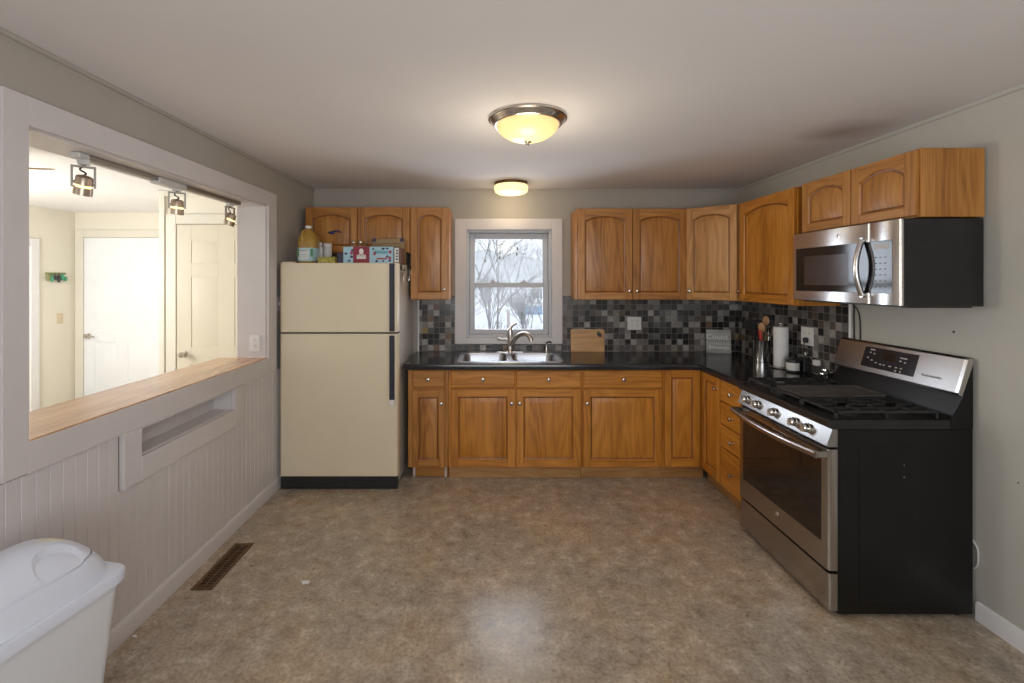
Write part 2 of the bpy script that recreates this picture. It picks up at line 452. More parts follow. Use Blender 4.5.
# ------------------------------------------------------------------ mesh helpers
class MB:
    """collects faces of one part and links them as one mesh object"""
    def __init__(self):
        self.v, self.f, self.m = [], [], []

    def add(self, vs, fs, m=0, mat=None):
        b = len(self.v)
        for p in vs:
            p = Vector(p)
            if mat is not None: p = mat @ p
            self.v.append(tuple(p))
        for f in fs:
            self.f.append([b + i for i in f]); self.m.append(m)
        return self

    def box(self, x0, x1, y0, y1, z0, z1, b=0.0, m=0, seg=1, mat=None):
        x0, x1 = min(x0, x1), max(x0, x1); y0, y1 = min(y0, y1), max(y0, y1); z0, z1 = min(z0, z1), max(z0, z1)
        vs = [(x0, y0, z0), (x1, y0, z0), (x1, y1, z0), (x0, y1, z0), (x0, y0, z1), (x1, y0, z1), (x1, y1, z1), (x0, y1, z1)]
        fs = [(0, 3, 2, 1), (4, 5, 6, 7), (0, 1, 5, 4), (1, 2, 6, 5), (2, 3, 7, 6), (3, 0, 4, 7)]
        if not b:
            return self.add(vs, fs, m, mat)
        b = min(b, 0.49 * min(x1 - x0, y1 - y0, z1 - z0))
        bm = bmesh.new()
        bv = [bm.verts.new(p) for p in vs]
        for f in fs: bm.faces.new([bv[i] for i in f])
        bmesh.ops.bevel(bm, geom=bm.edges[:], offset=b, segments=seg, profile=0.5, affect='EDGES')
        bm.verts.index_update()
        self.add([tuple(p.co) for p in bm.verts], [[p.index for p in f.verts] for f in bm.faces], m, mat)
        bm.free()
        return self

    def prism(self, poly, axis, a0, a1, m=0, mat=None):
        """polygon in the two other axes (in xyz order), swept along one axis"""
        def P(p, a):
            return {'X': (a, p[0], p[1]), 'Y': (p[0], a, p[1]), 'Z': (p[0], p[1], a)}[axis]
        n = len(poly)
        vs = [P(p, a0) for p in poly] + [P(p, a1) for p in poly]
        fs = [(i, (i + 1) % n, n + (i + 1) % n, n + i) for i in range(n)]
        tr = tessellate_polygon([[Vector((p[0], p[1], 0)) for p in poly]])
        fs += [tuple(t) for t in tr] + [tuple(n + i for i in reversed(t)) for t in tr]
        return self.add(vs, fs, m, mat)

    def loft(self, loops, m=0, caps=(True, True), mat=None, closed=True):
        n = len(loops[0]); vs = []; fs = []
        for l in loops: vs += list(l)
        for k in range(len(loops) - 1):
            for i in range(n if closed else n - 1):
                j = (i + 1) % n
                fs.append((k * n + i, k * n + j, (k + 1) * n + j, (k + 1) * n + i))
        if caps[0]: fs.append(tuple(reversed(range(n))))
        if caps[1]: fs.append(tuple((len(loops) - 1) * n + i for i in range(n)))
        return self.add(vs, fs, m, mat)

    def lathe(self, prof, c=(0, 0, 0), n=28, axis='Z', m=0, mat=None):
        loops = []
        for r, h in prof:
            r = max(r, 1e-4); lp = []
            for i in range(n):
                a = 2 * PI * i / n
                u, w = r * math.cos(a), r * math.sin(a)
                p = {'Z': (u, w, h), 'Y': (u, h, w), 'X': (h, u, w)}[axis]
                lp.append((p[0] + c[0], p[1] + c[1], p[2] + c[2]))
            loops.append(lp)
        return self.loft(loops, m, mat=mat)

    def cyl(self, p0, p1, r0, r1=None, n=16, m=0, mat=None):
        return self.tube([p0, p1], [r0, r0 if r1 is None else r1], n, m, mat)

    def tube(self, pts, r, n=10, m=0, mat=None, flat=1.0):
        pts = [Vector(p) for p in pts]
        rs = r if isinstance(r, (list, tuple)) else [r] * len(pts)
        loops = []; up = None
        for i, p in enumerate(pts):
            a = pts[max(i - 1, 0)]; b = pts[min(i + 1, len(pts) - 1)]
            t = (b - a).normalized()
            if up is None:
                up = Vector((0, 0, 1)) if abs(t.z) < 0.9 else Vector((1, 0, 0))
            s = t.cross(up).normalized(); up = s.cross(t).normalized()
            loops.append([tuple(p + (s * math.cos(2 * PI * k / n) + up * math.sin(2 * PI * k / n) * flat) * rs[i]) for k in range(n)])
        return self.loft(loops, m, mat=mat)

    def ball(self, c, rx, ry=None, rz=None, n=14, m=0, mat=None):
        if n > 8: n = max(n, 18)
        ry = ry or rx; rz = rz or rx; loops = []
        h = n // 2
        for j in range(h + 1):
            a = -PI / 2 + PI * j / h
            q = max(math.cos(a), 1e-3)
            loops.append([(c[0] + rx * q * math.cos(2 * PI * i / n), c[1] + ry * q * math.sin(2 * PI * i / n), c[2] + rz * math.sin(a)) for i in range(n)])
        return self.loft(loops, m, mat=mat)

    def build(self, name, mats, parent=None, loc=None, rot=None, angle=28):
        me = bpy.data.meshes.new(name)
        me.from_pydata(self.v, [], self.f)
        mats = mats if isinstance(mats, (list, tuple)) else [mats]
        for k in mats: me.materials.append(MATS[k])
        me.polygons.foreach_set('material_index', self.m)
        bm = bmesh.new(); bm.from_mesh(me)
        bmesh.ops.recalc_face_normals(bm, faces=bm.faces[:])
        bm.to_mesh(me); bm.free()
        me.polygons.foreach_set('use_smooth', [True] * len(me.polygons))
        me.set_sharp_from_angle(angle=R(angle))
        me.update()
        o = bpy.data.objects.new(name, me)
        col.objects.link(o)
        if parent is not None: o.parent = parent
        if loc is not None: o.location = loc
        if rot is not None: o.rotation_euler = rot
        return o

def curve_pts(ctrl, n=8):
    """Catmull-Rom through the control points"""
    c = [Vector(p) for p in ctrl]
    c = [c[0] * 2 - c[1]] + c + [c[-1] * 2 - c[-2]]
    out = []
    for i in range(1, len(c) - 2):
        for k in range(n):
            t = k / n
            p0, p1, p2, p3 = c[i - 1], c[i], c[i + 1], c[i + 2]
            out.append(0.5 * ((2 * p1) + (p2 - p0) * t + (2 * p0 - 5 * p1 + 4 * p2 - p3) * t * t + (3 * p1 - p0 - 3 * p2 + p3) * t ** 3))
    out.append(c[-2])
    return [tuple(p) for p in out]

def rrect(x0, x1, y0, y1, r, z, k=6):
    pts = []
    for cx, cy, a0 in ((x1 - r, y1 - r, 0), (x0 + r, y1 - r, 90), (x0 + r, y0 + r, 180), (x1 - r, y0 + r, 270)):
        for i in range(k + 1):
            a = R(a0 + 90 * i / k)
            pts.append((cx + r * math.cos(a), cy + r * math.sin(a), z))
    return pts

def text_mesh(mb, s, size, mat, m=0, depth=0.002):
    """lettering as real raised letters; the curve is laid out in XY, mat puts it on its surface"""
    cu = bpy.data.curves.new('lettering', 'FONT')
    cu.body = s; cu.size = size; cu.extrude = depth; cu.align_x = 'CENTER'; cu.align_y = 'CENTER'
    ob = bpy.data.objects.new('lettering', cu)
    me = bpy.data.meshes.new_from_object(ob)
    mb.add([tuple(v.co) for v in me.vertices], [list(p.vertices) for p in me.polygons], m, mat)
    bpy.data.objects.remove(ob); bpy.data.curves.remove(cu); bpy.data.meshes.remove(me)

def tag(o, label, cat, group=None):
    o['label'] = label; o['category'] = cat
    if group: o['group'] = group
    return o

def thing(name, label, cat, loc=(0, 0, 0), rotz=0.0, group=None):
    o = bpy.data.objects.new(name, None)
    o.empty_display_size = 0.05
    col.objects.link(o)
    o.location = loc; o.rotation_euler = (0, 0, rotz)
    return tag(o, label, cat, group)

def struct(o, label=None):
    o['kind'] = 'structure'
    if label: o['label'] = label
    return o

def dup(root, loc, rotz, label, group=None):
    """a copy of a thing with copies of its parts and sub-parts"""
    r = root.copy(); col.objects.link(r)
    r.location = loc; r.rotation_euler = (0, 0, rotz); r['label'] = label
    if group: r['group'] = group
    for ch in list(root.children):
        c = ch.copy(); col.objects.link(c); c.parent = r
        for g in list(ch.children):
            d = g.copy(); col.objects.link(d); d.parent = c
    return r

# ------------------------------------------------------------------ the rooms
XL, XLO = -1.61, -1.80          # kitchen face and far face of the pass-through wall
XR, YB, ZC = 2.235, 4.13, 2.386
YR = -1.6
OY0, OY1, OZ0, OZ1 = 1.562, 3.255, 0.996, 2.096     # the pass-through opening
NY0, NY1, NZ0, NZ1 = 2.064, 2.815, 0.757, 0.888      # the niche below it
HX, HY = -5.06, 5.53            # the next room's left and far walls

struct(MB().box(HX - .15, XR + .15, YR - .15, HY + .15, -0.12, 0.0).build('floor', 'stone_look_vinyl'))
struct(MB().box(HX - .15, XR + .15, YR - .15, HY + .15, ZC, ZC + 0.12).build('ceiling', 'ceiling_paint'))
struct(MB().box(HX, XLO - .004, YR, HY, ZC - 0.006, ZC - 0.0005).build('ceiling.001', 'white_paint'))

# pass-through wall
w = MB()
w.box(XLO, XL, YR, OY0, 0, ZC); w.box(XLO, XL, OY1, YB + .12, 0, ZC)
w.box(XLO, XL, OY0, OY1, OZ1, ZC)
w.box(XLO, XL, OY0, OY1, NZ1, OZ0 - 0.03); w.box(XLO, XL, OY0, OY1, 0, NZ0)
w.box(XLO, XL, OY0, NY0, NZ0, NZ1); w.box(XLO, XL, NY1, OY1, NZ0, NZ1)
w.box(XLO, XL - 0.11, NY0, NY1, NZ0, NZ1)
wl = struct(w.build('wall_left', 'wall_paint'))
# its hall side is painted cream
struct(MB().box(XLO - .006, XLO, YR, OY0, 0, ZC).box(XLO - .006, XLO, OY1, 4.17, 0, ZC).box(XLO - .006, XLO, OY0, OY1, OZ1, ZC)
       .box(XLO - .006, XLO, OY0, OY1, 0, OZ0 - .03).build('wall_hall_right', 'hall_paint'))

# back wall with the window hole
WX0, WX1, WZ0, WZ1 = -0.231, 0.549, 1.035, 2.020
w = MB()
w.box(XL, WX0, YB, YB + .14, 0, ZC); w.box(WX1, XR + .14, YB, YB + .14, 0, ZC)
w.box(WX0, WX1, YB, YB + .14, 0, WZ0); w.box(WX0, WX1, YB, YB + .14, WZ1, ZC)
struct(w.build('wall_back', 'wall_paint'))
struct(MB().box(XR, XR + .14, YR, YB, 0, ZC).build('wall_right', 'wall_paint_right'))
# wall behind the camera, with a wide window invented to let daylight in
w = MB()
w.box(XL, -0.9, YR - .14, YR, 0, ZC); w.box(1.5, XR, YR - .14, YR, 0, ZC)
w.box(-0.9, 1.5, YR - .14, YR, 0, 0.78); w.box(-0.9, 1.5, YR - .14, YR, 2.12, ZC)
struct(w.build('wall_rear', 'wall_paint'))
# next room
w = MB()
w.box(HX, -4.7, YR - .14, YR, 0, ZC); w.box(-2.3, XL, YR - .14, YR, 0, ZC)
w.box(-4.7, -2.3, YR - .14, YR, 0, 0.7); w.box(-4.7, -2.3, YR - .14, YR, 2.2, ZC)
struct(w.build('wall_hall_rear', 'hall_paint'))
struct(MB().box(HX - .14, HX, YR, HY, 0, ZC).build('wall_hall_left', 'hall_paint'))
struct(MB().box(HX, -2.9, HY, HY + .14, 0, ZC).build('wall_hall_far', 'hall_paint'))
struct(MB().box(-3.02, XLO, 4.17, 4.29, 0, ZC).box(-3.02, -2.90, 4.29, HY, 0, ZC).build('wall_hall_near', 'hall_paint'))

def window_unit(name, x0, x1, z0, z1, y, d, mats, inward=-1, sashes=True):
    """double-hung window filling a hole; y is the room face of the wall"""
    f = MB()
    t = 0.028
    for a in ((x0, x0 + t, z0, z1), (x1 - t, x1, z0, z1), (x0 + t, x1 - t, z0, z0 + t), (x0 + t, x1 - t, z1 - t, z1)):
        f.box(a[0], a[1], min(y, y + d), max(y, y + d), a[2], a[3], 0.003)
    root = struct(f.build(name, mats))
    zm = (z0 + z1) / 2 + (0.0 if not sashes else -0.013)
    s = 1 if d > 0 else -1
    for nm, a, b, yy in (('upper_sash', zm - 0.022, z1 - t, y + s * 0.072), ('lower_sash', z0 + t, zm + 0.022, y + s * 0.035)):
        q = MB(); k = 0.050; e = 0.03
        ya, yb = min(yy, yy + s * e), max(yy, yy + s * e)
        X0, X1 = x0 + t, x1 - t
        kb = 0.045 if nm == 'lower_sash' else 0.044
        kt = 0.044 if nm == 'lower_sash' else 0.056
        q.box(X0, X0 + k, ya, yb, a, b, 0.004); q.box(X1 - k, X1, ya, yb, a, b, 0.004)
        q.box(X0 + k, X1 - k, ya, yb, a, a + kb, 0.004); q.box(X0 + k, X1 - k, ya, yb, b - kt, b, 0.004)
        so = q.build('sash', mats, root)
        MB().box(X0 + k - .004, X1 - k + .004, (ya + yb) / 2 - .002, (ya + yb) / 2 + .002, a + kb - .004, b - kt + .004).build('pane', 'window_pane', so)
        if nm == 'lower_sash' and sashes:
            for cx in (x0 + (x1 - x0) * .32, x0 + (x1 - x0) * .68):
                MB().box(cx - .034, cx + .034, ya + .002, yb - .002, b - .002, b + .010, .003).box(cx - .016, cx + .010, ya + .003, yb - .004, b + .009, b + .024, .004).build('sash_lock', mats, so)
    return root

window_unit('window_1', WX0, WX1, WZ0, WZ1, YB + .012, 0.125, 'vinyl_shaded_white')
for nm, x0, x1, z0, z1 in (('window_2', -0.9, 1.5, 0.78, 2.12), ('window_3', -4.7, -2.3, 0.7, 2.2)):  # unseen windows, invented to supply daylight
    window_unit(nm, x0, x1, z0, z1, YR - .012, -0.12, 'vinyl_shaded_white')

# kitchen window casing
c = MB(); y0, y1 = YB - .020, YB - .0005
c.box(-0.333, WX0 + .004, y0, y1, .982, 2.115, .004); c.box(WX1 - .004, 0.642, y0, y1, .982, 2.115, .004)
c.box(WX0 + .004, WX1 - .004, y0, y1, WZ1 - .004, 2.115, .003); c.box(WX0 + .004, WX1 - .004, y0, y1, .982, WZ0 + .004, .003)
struct(c.build('trim_1', 'trim_paint'))

# pass-through casing (square-edged boards) and jamb lining
c = MB(); x0, x1 = XL + .0005, XL + .020
c.box(x0, x1, 1.480, OY0 + .004, .897, 2.192, .001)
c.box(x0, x1, OY1 - .004, 3.370, .890, 2.192, .001)
c.box(x0, x1, OY0 + .004, OY1 - .004, OZ1 - .004, 2.192, .001)
c.box(x0, x1, OY0 + .004, OY1 - .004, .892, OZ0 + .006, .001)
struct(c.build('trim_2', 'trim_paint'))
c = MB(); b = .012
c.box(XLO - .012, XL, OY0, OY0 + b, OZ0, OZ1); c.box(XLO - .012, XL, OY1 - b, OY1, OZ0, OZ1)
c.box(XLO - .012, XL, OY0 + b, OY1 - b, OZ1 - b, OZ1)
struct(c.build('trim_3', 'trim_paint'))
# niche surround board and lining
c = MB(); x0, x1 = XL + .0005, XL + .026
c.box(x0, x1, 1.964, NY0, .650, .8915, .002); c.box(x0, x1, NY1, 2.900, .650, .8915, .002)
c.box(x0, x1, NY0, NY1, .650, NZ0 + .002, .002)
c.box(x0, x1, NY0, NY1, NZ1 - .002, .8915, .001)
b = .006
c.box(XL - .11, XL + .002, NY0, NY0 + b, NZ0, NZ1); c.box(XL - .11, XL + .002, NY1 - b, NY1, NZ0, NZ1)
c.box(XL - .11, XL + .002, NY0, NY1, NZ0, NZ0 + b); c.box(XL - .11, XL + .002, NY0, NY1, NZ1 - b, NZ1)
c.box(XL - .11, XL - .104, NY0, NY1, NZ0, NZ1)
struct(c.build('trim_4', 'trim_paint'))

# beaded wainscot: narrow boards with a bead and a groove between them
c = MB(); pitch = 0.0508; y = -1.55
while y < YB:
    ya, yb = y, min(y + pitch, YB - .001)
    segs = [(0.0, .891)]
    mid = (ya + yb) / 2
    if 1.97 < mid < 2.895: segs = [(0.0, .651)]
    x = XL + .0085
    if True:
        prof = [(XL + .0003, ya), (x - .0025, ya + .0002), (x, ya + .003), (x, yb - .003), (x - .0025, yb - .0002), (XL + .0003, yb)]
        for z0, z1 in segs: c.prism(prof, 'Z', z0, z1)
    y += pitch
struct(c.build('trim_5', 'trim_paint', angle=25))
def baseboard(name, poly_fn):
    struct(poly_fn.build(name, 'trim_paint'))
bl = MB().prism([(XL + .009, 0), (XL + .024, 0), (XL + .024, .070), (XL + .020, .078), (XL + .014, .086), (XL + .009, .088)], 'Y', YR, YB - .001)
struct(bl.build('baseboard_left', 'trim_paint'))
br = MB().prism([(XR - .0005, 0), (XR - .014, 0), (XR - .014, .072), (XR - .011, .082), (XR - .0005, .086)], 'Y', YR, 2.09)
struct(br.build('baseboard_right', 'white_paint'))
bk = MB().box(-0.69, -0.66, YB - .012, YB - .001, 0, .09)
struct(bk.build('baseboard_back', 'trim_paint'))
# thin cove strips where the walls meet the ceiling
struct(MB().box(XL, XR, YB - .011, YB - .0003, ZC - .018, ZC - .0005, .003).build('trim_6', 'wall_paint'))
struct(MB().box(XR - .011, XR - .0003, YR, YB - .012, ZC - .022, ZC - .0005, .003).build('trim_7', 'wall_paint_right'))
struct(MB().box(XL + .0003, XL + .011, YR, YB - .012, ZC - .018, ZC - .0005, .003).build('trim_8', 'wall_paint'))

# mosaic backsplash on both walls, with pale edge strips
s = MB()
s.box(-.655, -.334, YB - .008, YB - .0004, .9155, 1.418); s.box(-.334, .643, YB - .008, YB - .0004, .9155, .9815)
s.box(.643, XR - .0004, YB - .008, YB - .0004, .9155, 1.418)
s.box(XR - .008, XR - .0004, 2.838, YB - .008, .9155, 1.435)
struct(s.build('wall_tiles', 'mosaic_tile'))
struct(MB().box(-.668, -.655, YB - .010, YB - .0004, .916, 1.40, .002).build('trim_9', 'white_paint'))
struct(MB().box(XR - .010, XR - .0004, 2.822, 2.838, .916, 1.432, .002).build('trim_10', 'white_paint'))

# next room: doors and casings
def panel_door(name, x0, x1, z1, y, m, knob_x, layout, lever=False):
    """six-panel slab facing -Y with its knob"""
    d = MB(); t = .014; rec = .005
    ys = y - t
    st = .130
    xm = (x0 + x1) / 2; mw = .072
    cols = [(x0 + st, xm - mw), (xm + mw, x1 - st)]
    d.box(x0, x1, ys + rec, y, .012, z1)
    d.box(x0, x0 + st, ys, ys + rec + .001, .012, z1, .001); d.box(x1 - st, x1, ys, ys + rec + .001, .012, z1, .001)
    d.box(xm - mw, xm + mw, ys, ys + rec + .001, .012, z1, .001)
    zs = [.012] + [v for r in layout for v in r] + [z1]
    for i in range(0, len(zs), 2):
        for a, b in cols: d.box(a, b, ys, ys + rec + .001, zs[i], zs[i + 1], .001)
    for z0_, z1_ in layout:
        for a, b in cols:
            g = .022
            lo = [(a + .004, ys + rec, z0_ + .004), (b - .004, ys + rec, z0_ + .004), (b - .004, ys + rec, z1_ - .004), (a + .004, ys + rec, z1_ - .004)]
            li = [(a + g, ys + .002, z0_ + g), (b - g, ys + .002, z0_ + g), (b - g, ys + .002, z1_ - g), (a + g, ys + .002, z1_ - g)]
            d.loft([lo, li], caps=(False, True))
    root = struct(d.build(name, m))
    k = MB()
    k.lathe([(.031, ys), (.031, ys - .006), (.026, ys - .010), (.011, ys - .012), (.010, ys - .028), (.018, ys - .032), (.027, ys - .042), (.028, ys - .052), (.022, ys - .062), (.001, ys - .065)], (knob_x, 0, .885), 20, 'Y')
    if lever:
        k.tube([(knob_x, ys - .05, .885), (knob_x + .05, ys - .055, .888), (knob_x + .10, ys - .05, .880)], .010, 10)
    k.build('door_handle', 'nickel', root)
    h = MB()
    for z in (.25, 1.05, 1.85):
        h.cyl((x1 + .004, ys + .002, z - .045), (x1 + .004, ys + .002, z + .045), .006, n=8)
    h.build('hinge', 'nickel', root)
    return root
panel_door('door_1', -4.935, -4.02, 2.07, HY - .004, 'bright_door_paint', -4.875, [(.20, .80), (.95, 1.61), (1.72, 1.93)], True)
panel_door('door_2', -2.870, -1.965, 2.064, 4.166, 'cream_door_paint', -2.800, [(.20, .80), (.95, 1.587), (1.715, 1.915)])
def casing(name, x0, x1, z1, y, m='hall_trim_paint', w=.10):
    c = MB()
    c.box(x0 - w, x0 - .008, y - .022, y - .0005, 0, z1 + w, .004); c.box(x1 + .004, x1 + w, y - .022, y - .0005, 0, z1 + w, .004)
    c.box(x0 - .008, x1 + .004, y - .022, y - .0005, z1 + .008, z1 + w, .004)
    struct(c.build(name, m))
casing('trim_11', -4.935, -4.02, 2.07, HY)
casing('trim_12', -2.870, -1.965, 2.064, 4.17)
struct(MB().box(-3.035, -2.985, 4.150, 4.1695, 0, ZC - .04, .003).box(-3.05, XLO - .01, 4.152, 4.1695, ZC - .06, ZC - .008, .004).build('trim_13', 'hall_trim_paint'))
# casing of another opening in the next room's left wall
c = MB()
c.box(HX + .0005, HX + .022, 4.98, 5.075, .0, 2.02, .004); c.box(HX + .0005, HX + .022, 4.0, 4.98, 1.93, 2.02, .004)
struct(c.build('trim_14', 'white_paint'))
struct(MB().box(HX + .0005, HX + .014, YR, HY, 0, .12, .003).box(HX + .014, -5.04, HY - .014, HY - .0005, 0, .12, .003).build('baseboard_hall', 'hall_trim_paint'))
# ------------------------------------------------------------------ cabinets
WOODS = {'oak': ('oak_vertical', 'oak_horizontal'), 'amber': ('amber_oak_vertical', 'amber_oak_horizontal'), 'pale': ('pale_oak_vertical', 'pale_oak_horizontal')}

def door_part(root, w, h, kind, loc, rot=0.0, arch=0.0, knob=None, t=.020, stile=.056, rail=.056):
    """frame-and-panel door: stiles, rails, routed groove, raised field (arched at the top when arch > 0)"""
    d = MB(); x0, x1 = stile, w - stile; z0, zt = rail, h - rail
    zs = zt - arch
    d.box(0, stile, -t, 0, 0, h, .0025); d.box(w - stile, w, -t, 0, 0, h, .0025)
    d.box(x0, x1, -t, 0, 0, z0, .0025, 1)
    n = 14 if arch else 1
    def outline(i, y):
        pts = [(x0 + i, y, z0 + i), (x1 - i, y, z0 + i)]
        for k in range(n + 1):
            u = 1 - 2 * k / n
            xx = (x0 + x1) / 2 + u * ((x1 - x0) / 2 - i)
            pts.append((xx, y, zs - i + arch * (1 - abs(u) ** 2.3)))
        return pts
    arc = [(p[0], p[2]) for p in outline(0, 0)[2:]]
    d.prism([(x0, h), (x1, h)] + arc, 'Y', -t, 0, 1)
    d.loft([outline(-.001, -t + .001), outline(.004, -t + .009)], caps=(False, False))
    d.loft([outline(.004, -t + .009), outline(.011, -t + .011), outline(.014, -t + .010)], m=2, caps=(False, False))
    d.loft([outline(.014, -t + .010), outline(.044, -t + .002), outline(.047, -t + .0015)], caps=(False, True))
    o = d.build('door', WOODS[kind] + ('oak_groove',), root, loc, (0, 0, rot), angle=22)
    if knob: knob_part(o, knob, t)
    return o

def knob_part(o, p, t=.020):
    MB().lathe([(.009, -t), (.009, -t - .003), (.0055, -t - .006), (.0055, -t - .015), (.011, -t - .018), (.0155, -t - .023), (.0150, -t - .028), (.009, -t - .032), (.001, -t - .033)], (p[0], 0, p[1]), 16, 'Y').build('knob', 'nickel', o)

def drawer_part(root, w, h, kind, loc, knob=True, t=.020):
    d = MB()
    a = [(0, -t + .006, 0), (w, -t + .006, 0), (w, -t + .006, h), (0, -t + .006, h)]
    def ins(i, y): return [(i, y, i), (w - i, y, i), (w - i, y, h - i), (i, y, h - i)]
    d.loft([ins(0, 0), a, ins(.004, -t + .003), ins(.010, -t), ins(.013, -t)], m=0, caps=(True, True))
    o = d.build('drawer', WOODS[kind][1], root, loc, angle=22)
    if knob: knob_part(o, (w / 2, h / 2), t)
    return o

def carcass(root, w, d, z0, z1, kind, toe=None, toe_mat='toe_wood', rails=(), hollow=False):
    """box with a face frame: the front edge is y = 0"""
    b = MB()
    if hollow:
        b.box(0, .016, .019, d, z0, z1, .001); b.box(w - .016, w, .019, d, z0, z1, .001)
        b.box(.016, w - .016, .019, d, z0, z0 + .016, .001); b.box(.016, w - .016, d - .008, d, z0 + .016, z1, .001)
    else: b.box(0, w, .019, d, z0, z1, .0015)
    f = .038
    b.box(0, f, 0, .0195, z0, z1, .001); b.box(w - f, w, 0, .0195, z0, z1, .001)
    b.box(f, w - f, 0, .0195, z0, z0 + f, .001, 1); b.box(f, w - f, 0, .0195, z1 - f, z1, .001, 1)
    for r in rails:
        if r[0] == 'x': b.box(r[1] - f / 2, r[1] + f / 2, .0003, .0195, z0 + f, z1 - f, .001)
        else: b.box(f, w - f, .0005, .0195, r[1] - f / 2, r[1] + f / 2, .001, 1)
    b.build('cabinet_body', WOODS[kind], root)
    if toe:
        MB().box(toe[0], toe[1], toe[2], toe[2] + .016, 0.001, z0, .001).build('toe_kick', toe_mat, root)

U0, U1 = 1.395, 2.160        # wall cabinets bottom and top
FY = 3.82                    # face frames of the wall cabinets on the back wall
# over the refrigerator
x0, x1 = -1.560, -0.680
t = thing('wall_cabinet', 'short two-door honey oak wall cabinet above the refrigerator', 'cabinet', (x0, FY, 0))
carcass(t, x1 - x0, .308, 1.785, 2.172, 'oak', rails=[('x', (x1 - x0) / 2)])
door_part(t, .430, .375, 'oak', (.006, 0, 1.791), arch=.040, knob=(.405, .082))
door_part(t, .430, .375, 'oak', (.444, 0, 1.791), arch=.040, knob=(.026, .082))
# tall one beside it
x0, x1 = -0.679, -0.356
t = thing('wall_cabinet', 'narrow tall single-door oak wall cabinet between refrigerator top and window', 'cabinet', (x0, FY, 0))
carcass(t, x1 - x0, .308, 1.395, 2.170, 'oak')
door_part(t, .312, .762, 'oak', (.004, 0, 1.401), arch=.036, knob=(.280, .082))
# two-door right of window
x0, x1 = 0.718, 1.640
t = thing('wall_cabinet', 'wide two-door oak wall cabinet just right of the window', 'cabinet', (x0, FY, 0))
carcass(t, x1 - x0, .302, U0, U1, 'oak', rails=[('x', .461)])
door_part(t, .452, .752, 'oak', (.006, 0, 1.400), arch=.036, knob=(.424, .070))
door_part(t, .450, .752, 'oak', (.464, 0, 1.400), arch=.036, knob=(.030, .070))
# corner cabinet
t = thing('wall_cabinet', 'pale oak corner wall cabinet with an angled door where the tiled walls meet', 'cabinet', (1.6405, FY, 0))
P0, P1 = Vector((0.004, 0)), Vector((.300, -.245))
MB().prism([(.002, .002), (.002, .302), (XR - 1.6405 - .009, .302), (XR - 1.6405 - .009, -.243), (.308, -.243)], 'Z', U0, U1).build('cabinet_body', WOODS['oak'], t)
dv = P1 - P0
door_part(t, dv.length - .006, .752, 'pale', (P0.x - .004, P0.y - .004, 1.400), math.atan2(dv.y, dv.x), arch=.034, knob=(.026, .070), stile=.050)
# right wall, tall single door
RX = 1.950
t = thing('wall_cabinet', 'deep orange single-door oak wall cabinet left of the microwave', 'cabinet', (RX, 3.570, 0), R(-90))
carcass(t, .672, .274, U0, U1 - .005, 'amber')
door_part(t, .640, .752, 'amber', (.024, 0, 1.400), arch=.040, knob=(.022, .070), stile=.062)
# right wall, above the microwave
t = thing('wall_cabinet', 'short two-door oak wall cabinet directly above the microwave', 'cabinet', (RX - .014, 2.838, 0), R(-90))
carcass(t, .787, .288, 1.846, 2.156, 'oak', rails=[('x', .407)])
door_part(t, .372, .296, 'oak', (.032, 0, 1.853), arch=.040, stile=.050, rail=.046)
door_part(t, .368, .296, 'oak', (.410, 0, 1.853), arch=.044, stile=.054, rail=.046)

# base cabinets
BY = 3.55; BD = .575
x0, x1 = -0.650, -0.336
t = thing('base_cabinet', 'narrow reddish oak base cabinet with one drawer beside the refrigerator', 'cabinet', (x0, BY, 0))
carcass(t, x1 - x0, BD, .100, .868, 'oak', (.020, x1 - x0 - .006, .070), 'oak_horizontal', [('z', .714)])
door_part(t, .252, .600, 'oak', (.034, 0, .106), knob=(.228, .500), stile=.048)
drawer_part(t, .250, .136, 'oak', (.035, 0, .724))
for x in (.030, x1 - x0 - .034): MB().box(x, x + .014, .056, .069, .001, .100, .001).build('toe_kick_edge', 'trim_paint', t)
x0, x1 = -0.334, 0.702
t = thing('base_cabinet', 'wide two-door oak base cabinet under the sink', 'cabinet', (x0, BY, 0))
carcass(t, x1 - x0, BD, .100, .868, 'amber', (.0, x1 - x0, .045), 'toe_wood', [('x', .523), ('z', .714)], True)
door_part(t, .498, .604, 'amber', (.018, 0, .108), knob=(.472, .500))
door_part(t, .500, .604, 'amber', (.526, 0, .108), knob=(.026, .500))
drawer_part(t, .500, .140, 'amber', (.017, 0, .722)); drawer_part(t, .500, .140, 'amber', (.526, 0, .722))
x0, x1 = 0.704, 1.336
t = thing('base_cabinet', 'wide single-door orange oak base cabinet right of the sink cabinet', 'cabinet', (x0, BY, 0))
carcass(t, x1 - x0, BD, .100, .868, 'amber', (.0, x1 - x0, .045), 'toe_wood', [('z', .714)])
door_part(t, .614, .604, 'amber', (.009, 0, .108), knob=(.026, .500))
drawer_part(t, .614, .140, 'amber', (.009, 0, .722))
x0, x1 = 1.338, 1.640
t = thing('base_cabinet', 'blind corner oak base cabinet with a tall narrow door facing the room', 'cabinet', (x0, BY, 0))
carcass(t, x1 - x0, BD, .100, .868, 'amber', (.0, x1 - x0 + .03, .045), 'toe_wood')
door_part(t, .272, .750, 'amber', (.008, 0, .112), stile=.050)
BX = 1.640
t = thing('base_cabinet', 'narrow single-door oak base cabinet between the inner corner and the drawers', 'cabinet', (BX, 3.548, 0), R(-90))
carcass(t, .310, .586, .100, .868, 'amber', (.0, .310, .045), 'toe_wood')
door_part(t, .272, .750, 'amber', (.034, 0, .112), knob=(.235, .666), stile=.050)
t = thing('drawer_cabinet', 'orange oak base cabinet with four drawers beside the range', 'cabinet', (BX, 3.236, 0), R(-90))
carcass(t, .358, .586, .100, .868, 'amber', (.0, .358, .045), 'toe_wood', [('z', .702), ('z', .542), ('z', .384)])
